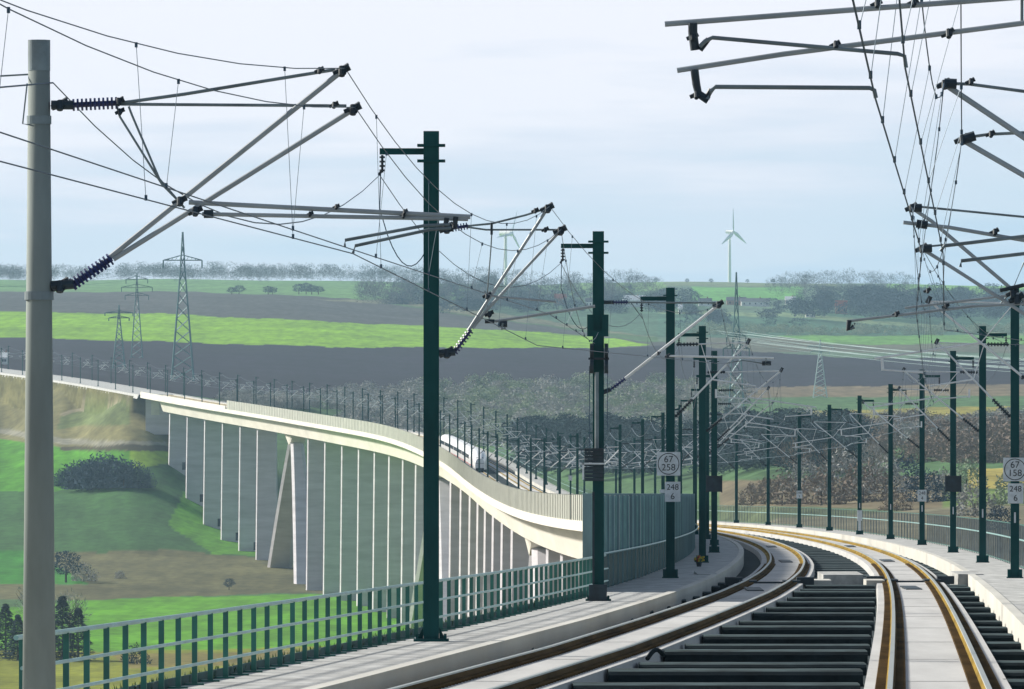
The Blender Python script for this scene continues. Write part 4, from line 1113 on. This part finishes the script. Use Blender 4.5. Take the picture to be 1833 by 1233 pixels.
# ---------------------------------------------------------------- vegetation
def tree_mesh(seed, kind):
    """unit tree: height 1.  returns (trunk MB, crown MB)"""
    r = random.Random(seed); tk = MB(); cr_ = MB()
    if kind == 'bare':
        tk.tube([(0, 0, 0), (.01, 0, .3), (0, .01, .62)], .028, 5, .014)
        for k in range(9):
            a_ = r.uniform(0, 6.28); z0 = r.uniform(.18, .55); l = r.uniform(.25, .42); e = r.uniform(.5, 1.1)
            p0 = Vector((0, 0, z0)); p1 = p0+Vector((math.cos(a_)*l*.5, math.sin(a_)*l*.5, l*.5*e)); p2 = p1+Vector((math.cos(a_+.3)*l*.4, math.sin(a_+.3)*l*.4, l*.6*e))
            tk.tube([p0, p1, p2], .010, 3, .003)
        n = 620
        for k in range(n):
            a_ = r.uniform(0, 6.28); th = math.acos(r.uniform(-.85, 1)); q = r.uniform(.25, 1)**.5
            R_ = .36*(1+.22*math.sin(3*a_+seed)+.15*math.sin(5*th+seed*2))
            c = Vector((math.cos(a_)*math.sin(th)*R_*q, math.sin(a_)*math.sin(th)*R_*q, .60+.38*math.cos(th)*q))
            d_ = Vector((c.x, c.y, (c.z-.35))).normalized(); d_ = (d_+Vector((r.uniform(-.7, .7), r.uniform(-.7, .7), r.uniform(-.3, .7)))).normalized()
            l = r.uniform(.03, .085); s_ = d_.cross(Vector((r.uniform(-1, 1), r.uniform(-1, 1), r.uniform(-1, 1)))).normalized()*.0065
            cr_.add([c-s_, c+s_, c+d_*l+s_*.3, c+d_*l-s_*.3], [(0, 1, 2, 3)])
    elif kind == 'bush':
        tk.tube([(0, 0, 0), (0, 0, .4)], .03, 5, .015)
        n = 950
        for k in range(n):
            a_ = r.uniform(0, 6.28); th = math.acos(r.uniform(-.2, 1)); q = r.uniform(.35, 1)**.4
            R_ = .58*(1+.2*math.sin(3*a_+seed)+.14*math.sin(6*th+2*a_+seed))
            c = Vector((math.cos(a_)*math.sin(th)*R_*q, math.sin(a_)*math.sin(th)*R_*q, .06+.88*max(0, math.cos(th))*q*(1+.12*math.sin(4*a_+seed))))
            d_ = Vector((r.uniform(-1, 1), r.uniform(-1, 1), r.uniform(-.1, 1.2))).normalized(); s_ = d_.cross(Vector((r.uniform(-1, 1), r.uniform(-1, 1), r.uniform(-1, 1)))).normalized()*r.uniform(.014, .030)
            l = r.uniform(.05, .11); cr_.add([c-s_, c+s_, c+d_*l+s_*.2, c+d_*l-s_*.2], [(0, 1, 2, 3)])
    elif kind == 'conifer':
        tk.tube([(0, 0, 0), (0, 0, .9)], .02, 5, .004)
        for k in range(1500):
            z = r.uniform(.03, 1)**1.0; R_ = .27*(1-z)**.75*(1+.2*math.sin(z*40)); a_ = r.uniform(0, 6.28); q = r.uniform(.4, 1)
            c = Vector((math.cos(a_)*R_*q, math.sin(a_)*R_*q, z)); d_ = Vector((math.cos(a_), math.sin(a_), -.25)).normalized(); s_ = Vector((-math.sin(a_), math.cos(a_), r.uniform(-.5, .5)))*.022
            l = .05; cr_.add([c-s_, c+s_, c+d_*l+s_*.3, c+d_*l-s_*.3], [(0, 1, 2, 3)])
    else:   # leafy broad tree
        tk.tube([(0, 0, 0), (0, 0, .5)], .035, 6, .02)
        for k in range(900):
            a_ = r.uniform(0, 6.28); th = math.acos(r.uniform(-.9, 1)); q = r.uniform(.3, 1)**.4
            R_ = .40*(1+.2*math.sin(3*a_+seed)+.18*math.sin(5*th+seed))
            c = Vector((math.cos(a_)*math.sin(th)*R_*q, math.sin(a_)*math.sin(th)*R_*q, .58+.4*math.cos(th)*q))
            d_ = Vector((r.uniform(-1, 1), r.uniform(-1, 1), r.uniform(-.5, 1))).normalized(); s_ = d_.cross(Vector((r.uniform(-1, 1), r.uniform(-1, 1), r.uniform(-1, 1)))).normalized()*r.uniform(.012, .02)
            l = r.uniform(.04, .08); cr_.add([c-s_, c+s_, c+d_*l+s_*.3, c+d_*l-s_*.3], [(0, 1, 2, 3)])
    return tk, cr_
TP = {}
def tree(name, kind, matn, loc, h_, label=None, cat='tree', group=None, seed=None, wid=1.0):
    sd = (seed if seed is not None else random.randint(0, 3)) % 4; key = (kind, matn, sd)
    if key not in TP:
        tk, cr_ = tree_mesh(sd*7+3, kind); root = empty(name); tk.build('trunk', M['bark'], root); cr_.build('crown', M[matn], root); TP[key] = root; o = root
    else: o = copy_tree(TP[key]); o.name = name
    o.location = (loc[0], loc[1], loc[2]-.02*h_); o.scale = (h_*wid, h_*wid, h_); o.rotation_euler = (0, 0, random.uniform(0, 6.28))
    tag(o, label, cat, group); return o
def wood(name, kind, matn, spots, label, cat='wood'):
    """a far-off wood that reads as one mass: one mesh"""
    vs, fs = [], []; base = [tree_mesh(s_*5+2, kind) for s_ in range(3)]
    arr = [(np.array(c.v), np.array(c.f)) for t_, c in base]; tar = [(np.array(t_.v), t_.f) for t_, c in base]
    nb = 0; allv = []; allf = []
    for (x, y, z, h_, wd) in spots:
        v_, f_ = arr[random.randint(0, 2)]; a_ = random.uniform(0, 6.28); c, s_ = math.cos(a_), math.sin(a_)
        keep = f_[::2] if y > 4500 else f_
        p = np.stack([(v_[:, 0]*c-v_[:, 1]*s_)*h_*wd+x, (v_[:, 0]*s_+v_[:, 1]*c)*h_*wd+y, v_[:, 2]*h_+z], -1)
        allv.append(p); allf.append(keep+nb); nb += len(p)
    vv = np.concatenate(allv); ff = np.concatenate(allf)
    me = D.meshes.new(name); me.vertices.add(len(vv)); me.vertices.foreach_set('co', vv.astype(np.float32).reshape(-1))
    me.loops.add(ff.size); me.loops.foreach_set('vertex_index', ff.astype(np.int32).reshape(-1))
    me.polygons.add(len(ff)); me.polygons.foreach_set('loop_start', np.arange(0, ff.size, 4, dtype=np.int32)); me.update(calc_edges=True)
    me.materials.append(M[matn]); o = D.objects.new(name, me); COL.objects.link(o); tag(o, label, cat, kind='stuff'); return o
def spots(n, u0, u1, vf0, vf1, h0, h1, wd=1.0, ymin=1450):
    r = []
    for k in range(n):
        t_ = random.random(); HS = (1003,1135,1054,1218,1352,1318,1506,1450,1415,1262); u = u0+(u1-u0)*t_; a_ = vf0(u) if callable(vf0) else vf0; b_ = vf1(u) if callable(vf1) else vf1
        v = random.uniform(a_, b_)
        if 538 < v < 590 and any(abs(u-q) < (20 if q in (1135,1352,1318) else 12) for q in HS): continue
        x, y, z = gpt(u, v, ymin); r.append((x, y, z-.3, random.uniform(h0, h1), wd*random.uniform(.8, 1.25)))
    return r
# woods
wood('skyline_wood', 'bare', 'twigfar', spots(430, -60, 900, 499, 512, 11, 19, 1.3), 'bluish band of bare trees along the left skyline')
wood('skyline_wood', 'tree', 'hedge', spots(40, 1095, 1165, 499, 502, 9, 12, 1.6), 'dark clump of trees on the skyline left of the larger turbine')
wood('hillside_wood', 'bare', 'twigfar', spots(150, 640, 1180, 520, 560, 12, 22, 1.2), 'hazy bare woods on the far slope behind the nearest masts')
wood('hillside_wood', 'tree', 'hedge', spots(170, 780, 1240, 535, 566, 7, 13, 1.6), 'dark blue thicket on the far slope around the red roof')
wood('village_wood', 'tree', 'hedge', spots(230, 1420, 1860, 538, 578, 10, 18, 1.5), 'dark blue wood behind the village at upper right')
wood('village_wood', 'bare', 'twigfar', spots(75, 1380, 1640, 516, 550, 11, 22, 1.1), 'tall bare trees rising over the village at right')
wood('village_wood', 'tree', 'hedge', spots(110, 1200, 1430, 552, 592, 5, 10, 1.8), 'low dark hedges below the village right of centre')
wood('hedgerow', 'bush', 'twiggreen', spots(120, 1230, 1860, 590, 600, 4, 7, 1.6), 'hedgerow above the dark field at right')
wood('valley_wood', 'bush', 'twig', spots(300, 600, 1320, lambda u: 700+max(0, (800-u))*.05, 800, 5, 9, 1.4), 'grey brown winter scrub on the slope behind the far viaduct')
wood('valley_wood', 'bush', 'twiggreen', spots(200, 760, 1330, 690, 800, 5, 9, 1.4), 'greenish winter scrub mixed into the slope behind the far viaduct')
wood('valley_wood', 'tree', 'ever', spots(190, 930, 1520, 800, 862, 8, 15, 1.5), 'dark evergreen wood low behind the curve of the tracks')
wood('valley_wood', 'bush', 'twig', spots(130, 1330, 1860, 760, 800, 4, 8, 1.5), 'grey brown scrub on the slope right of centre')
wood('valley_wood', 'bush', 'twigbrown', spots(90, 1500, 1860, 770, 830, 5, 9, 1.4), 'dark thicket behind the right row of masts')
wood('hedgerow', 'bush', 'twig', spots(90, 400, 760, 712, 735, 4, 6, 1.6), 'low scrub line just behind the far viaduct masts')
wood('hedgerow', 'bush', 'hedge', spots(60, 700, 960, 510, 545, 6, 12, 1.5), 'row of dark trees on the far slope behind the nearest green mast')
# individual plants
nn = 0
for u, v, px, k, mt in [(1400,905,62,'bush','twigbrown'),(1440,880,60,'bush','twig'),(1470,905,70,'bush','twigbrown'),(1510,890,88,'bush','twig'),(1545,900,78,'bush','twigbrown'),
        (1585,885,70,'bush','twig'),(1622,878,66,'bush','hedge'),(1660,900,62,'bush','hedge'),(1690,895,58,'bush','twig'),(1370,900,48,'bush','twigbrown'),(1345,905,40,'bush','twigbrown'),
        (1745,925,66,'bush','twig'),(1730,880,60,'bush','twiggreen'),(1790,950,48,'bush','hedge'),(1820,905,70,'bush','twiggreen'),(1605,915,42,'bush','twigbrown'),(1490,870,80,'bare','twigbrown'),(1425,865,85,'bare','twigbrown'),(1560,865,76,'bare','twig')]:
    x, y, z = gpt(u, v, 900); h_ = px*y/F; nn += 1
    near_ = {'twigbrown': 'brown leafless', 'twig': 'grey leafless', 'hedge': 'dark dense', 'twiggreen': 'greenish'}[mt]
    tree('shrub' if k == 'bush' else 'tree', k, mt, (x, y, z), h_, '%s %s beyond the right fence, %s plant from the left' % (near_, 'shrub' if k == 'bush' else 'tree', ordn(1+sum(1 for q in (1400,1440,1470,1510,1545,1585,1622,1660,1690,1370,1345,1745,1730,1790,1820,1605,1490,1425,1560) if q < u))), 'shrub' if k == 'bush' else 'tree', 'winter shrubs beyond the right fence', wid=1.15)
# dark thicket on the left meadow
for k in range(14):
    u = 110+k*11.5+random.uniform(-4, 4); px = 62*math.sin((k+1.2)/15.5*math.pi)**.6; x, y, z = gpt(u, 879-random.uniform(0, 8), 1450)
    tree('shrub', 'bush', 'hedge', (x, y, z), px*y/F, 'dark shrub in the rounded meadow thicket, %s from its left end' % ordn(k+1), 'shrub', 'dark shrubs of the rounded meadow thicket', wid=1.15)
for u, v, px, k, mt, lab in [(118,1044,60,'tree','hedge','dark round tree right of the concrete mast on the brown meadow strip'),
        (150,1042,36,'bush','twig','low grey shrub beside the dark round tree near the concrete mast'),
        (410,1056,22,'tree','hedge','tiny lone tree on the brown strip in front of the arch'),
        (245,1190,38,'bush','ever','small dark bush behind the near green railing'),
        (215,1036,16,'bush','twig','flat grey shrub on the brown strip, left of the lone tree'),
        (10,1180,100,'conifer','ever','dark conifer at the lower left picture edge'),
        (32,1182,84,'conifer','ever','shorter dark conifer just left of the concrete mast'),
        (112,1182,118,'conifer','ever','tall dark conifer just right of the concrete mast'),
        (140,1182,96,'conifer','ever','rightmost dark conifer of the lower left group'),
        (95,1185,70,'conifer','ever','low conifer peeping out behind the concrete mast'),
        (60,1130,90,'bare','twig','leafless tree rising behind the lower left conifers'),
        (125,1150,95,'bare','twig','leafless grey tree above the rightmost conifers')]:
    x, y, z = gpt(u, v, 1450); tree('tree' if k != 'bush' else 'shrub', k, mt, (x, y, z), px*y/F, lab, 'tree' if k != 'bush' else 'shrub', wid=1.1 if k != 'bare' else 1.0)
for k, (u, px, w_) in enumerate([(415,14,1.6),(428,18,1.5),(480,16,1.6),(488,14,1.8),(535,20,1.5),(548,22,1.4),(558,18,1.7),(570,16,1.8)]):
    x, y, z = gpt(u, 527, 1450); tree('tree', 'tree', 'hedge', (x, y, z), px*y/F, 'dark round tree on the brown ridge far left, %s from the left' % ordn(k+1), 'tree', 'dark trees on the brown ridge', wid=w_)
for k, (u, px) in enumerate([(1174,11),(1230,9),(1273,9),(1338,8),(1384,9),(1702,12),(1742,9)]):
    x, y, z = gpt(u, 507, 1450); tree('tree', 'tree', 'hedge', (x, y, z), px*y/F, 'tiny lone tree on the skyline, %s from the left of the single trees' % ordn(k+1), 'tree', 'single trees on the skyline', wid=1.1)
# weeds along the near railing foot
m = MB(); y = 1.2*SP
while y < 3.6*SP:
    d = y/SP; x = float(xlm(d))-.98+random.uniform(-.1, .1); z = zb(d)
    for q in range(5):
        a_ = random.uniform(0, 6.28); hh = random.uniform(.06, .22); dx, dy = math.cos(a_)*.08, math.sin(a_)*.08
        m.add([(x-dy*.4, y+dx*.4, z), (x+dy*.4, y-dx*.4, z), (x+dx+dy*.1, y+dy, z+hh)], [(0, 1, 2)])
    y += .25
o_ = m.build('weeds', M['leafg']); tag(o_, 'low green weeds along the foot of the near railing', 'weeds', kind='stuff')

# ---------------------------------------------------------------- village
def house(u, v, wpx, hpx, roof, wall, label, rt='gable'):
    x, y, z = gpt(u, v, 1450); s = y/F*1.15; w_ = wpx*s/2; h_ = hpx*s*.58; rh = hpx*s*.48; dp = max(4., w_*.6)
    root = empty('house', (x, y, z)); tag(root, label, 'house', 'village houses on the far slope')
    m = MB(); m.box(-w_, w_, -dp, dp, -1.5, h_); wl = m.build('wall', M[wall], root)
    m = MB(); o_ = .4
    m.add([(-w_-o_, -dp-o_, h_), (w_+o_, -dp-o_, h_), (w_+o_, 0, h_+rh), (-w_-o_, 0, h_+rh), (-w_-o_, dp+o_, h_), (w_+o_, dp+o_, h_)], [(0, 1, 2, 3), (3, 2, 5, 4), (0, 3, 4), (1, 5, 2), (0, 4, 5, 1)])
    rf = m.build('roof', M[roof], root)
    m = MB(); m.box(w_*.3, w_*.3+.8, -.4, .4, h_+rh*.6, h_+rh+1.0); m.build('chimney', M['wall_b'], rf)
    n = max(2, int(w_/2))
    for k in range(n):
        xx = -w_+(k+.5)*2*w_/n; m = MB(); m.box(xx-.5, xx+.5, -dp-.04, -dp+.02, h_*.35, h_*.75); m.build('window', M['win'], root)
house(1003, 545, 18, 16, 'roof_red', 'wall_b', 'red roofed house left of the mast with tension weights')
house(1135, 549, 34, 17, 'roof_white', 'wall_w', 'long pale roofed house between the third and fourth masts')
house(1054, 550, 10, 14, 'roof_grey', 'wall_w', 'small white gabled house close behind the mast with tension weights')
house(1218, 562, 6, 14, 'roof_white', 'wall_w', 'narrow white building right of the mast with the round-number plate')
house(1352, 548, 44, 12, 'roof_grey', 'wall_w', 'long low grey roofed building with white walls in the village')
house(1318, 546, 30, 12, 'roof_grey', 'wall_b', 'dark roofed house left of the long low village building')
house(1506, 562, 18, 20, 'roof_red', 'wall_b', 'reddish brick house at the edge of the village wood')
house(1450, 568, 14, 8, 'roof_grey', 'wall_w', 'low white building by the road below the village wood')
house(1415, 545, 16, 12, 'roof_white', 'wall_w', 'pale gabled house at the left end of the village wood')
house(1262, 548, 20, 12, 'roof_grey', 'wall_w', 'grey roofed cottage left of the slim tall pylon')
house(8, 652, 8, 18, 'roof_white', 'wall_w', 'small white hut beside the line at the left picture edge')

# ---------------------------------------------------------------- haze
HAZE = True
if HAZE:
    m = MB(); m.box(-9000, 9000, -600, 9700, -70, 225)
    hm = D.materials.new('haze_air'); hm.use_nodes = True; t = hm.node_tree; t.nodes.clear()
    o1 = t.nodes.new('ShaderNodeOutputMaterial'); pv = t.nodes.new('ShaderNodeVolumePrincipled')
    pv.inputs['Color'].default_value = (.52, .80, 1.0, 1); pv.inputs['Density'].default_value = 4.6e-5; pv.inputs['Anisotropy'].default_value = .2
    t.links.new(pv.outputs[0], o1.inputs['Volume'])
    o_ = m.build('haze', hm); tag(o_, kind='stuff')
scene.cycles.volume_bounces = 0
scene.cycles.max_bounces = 6
scene.cycles.use_denoising = True
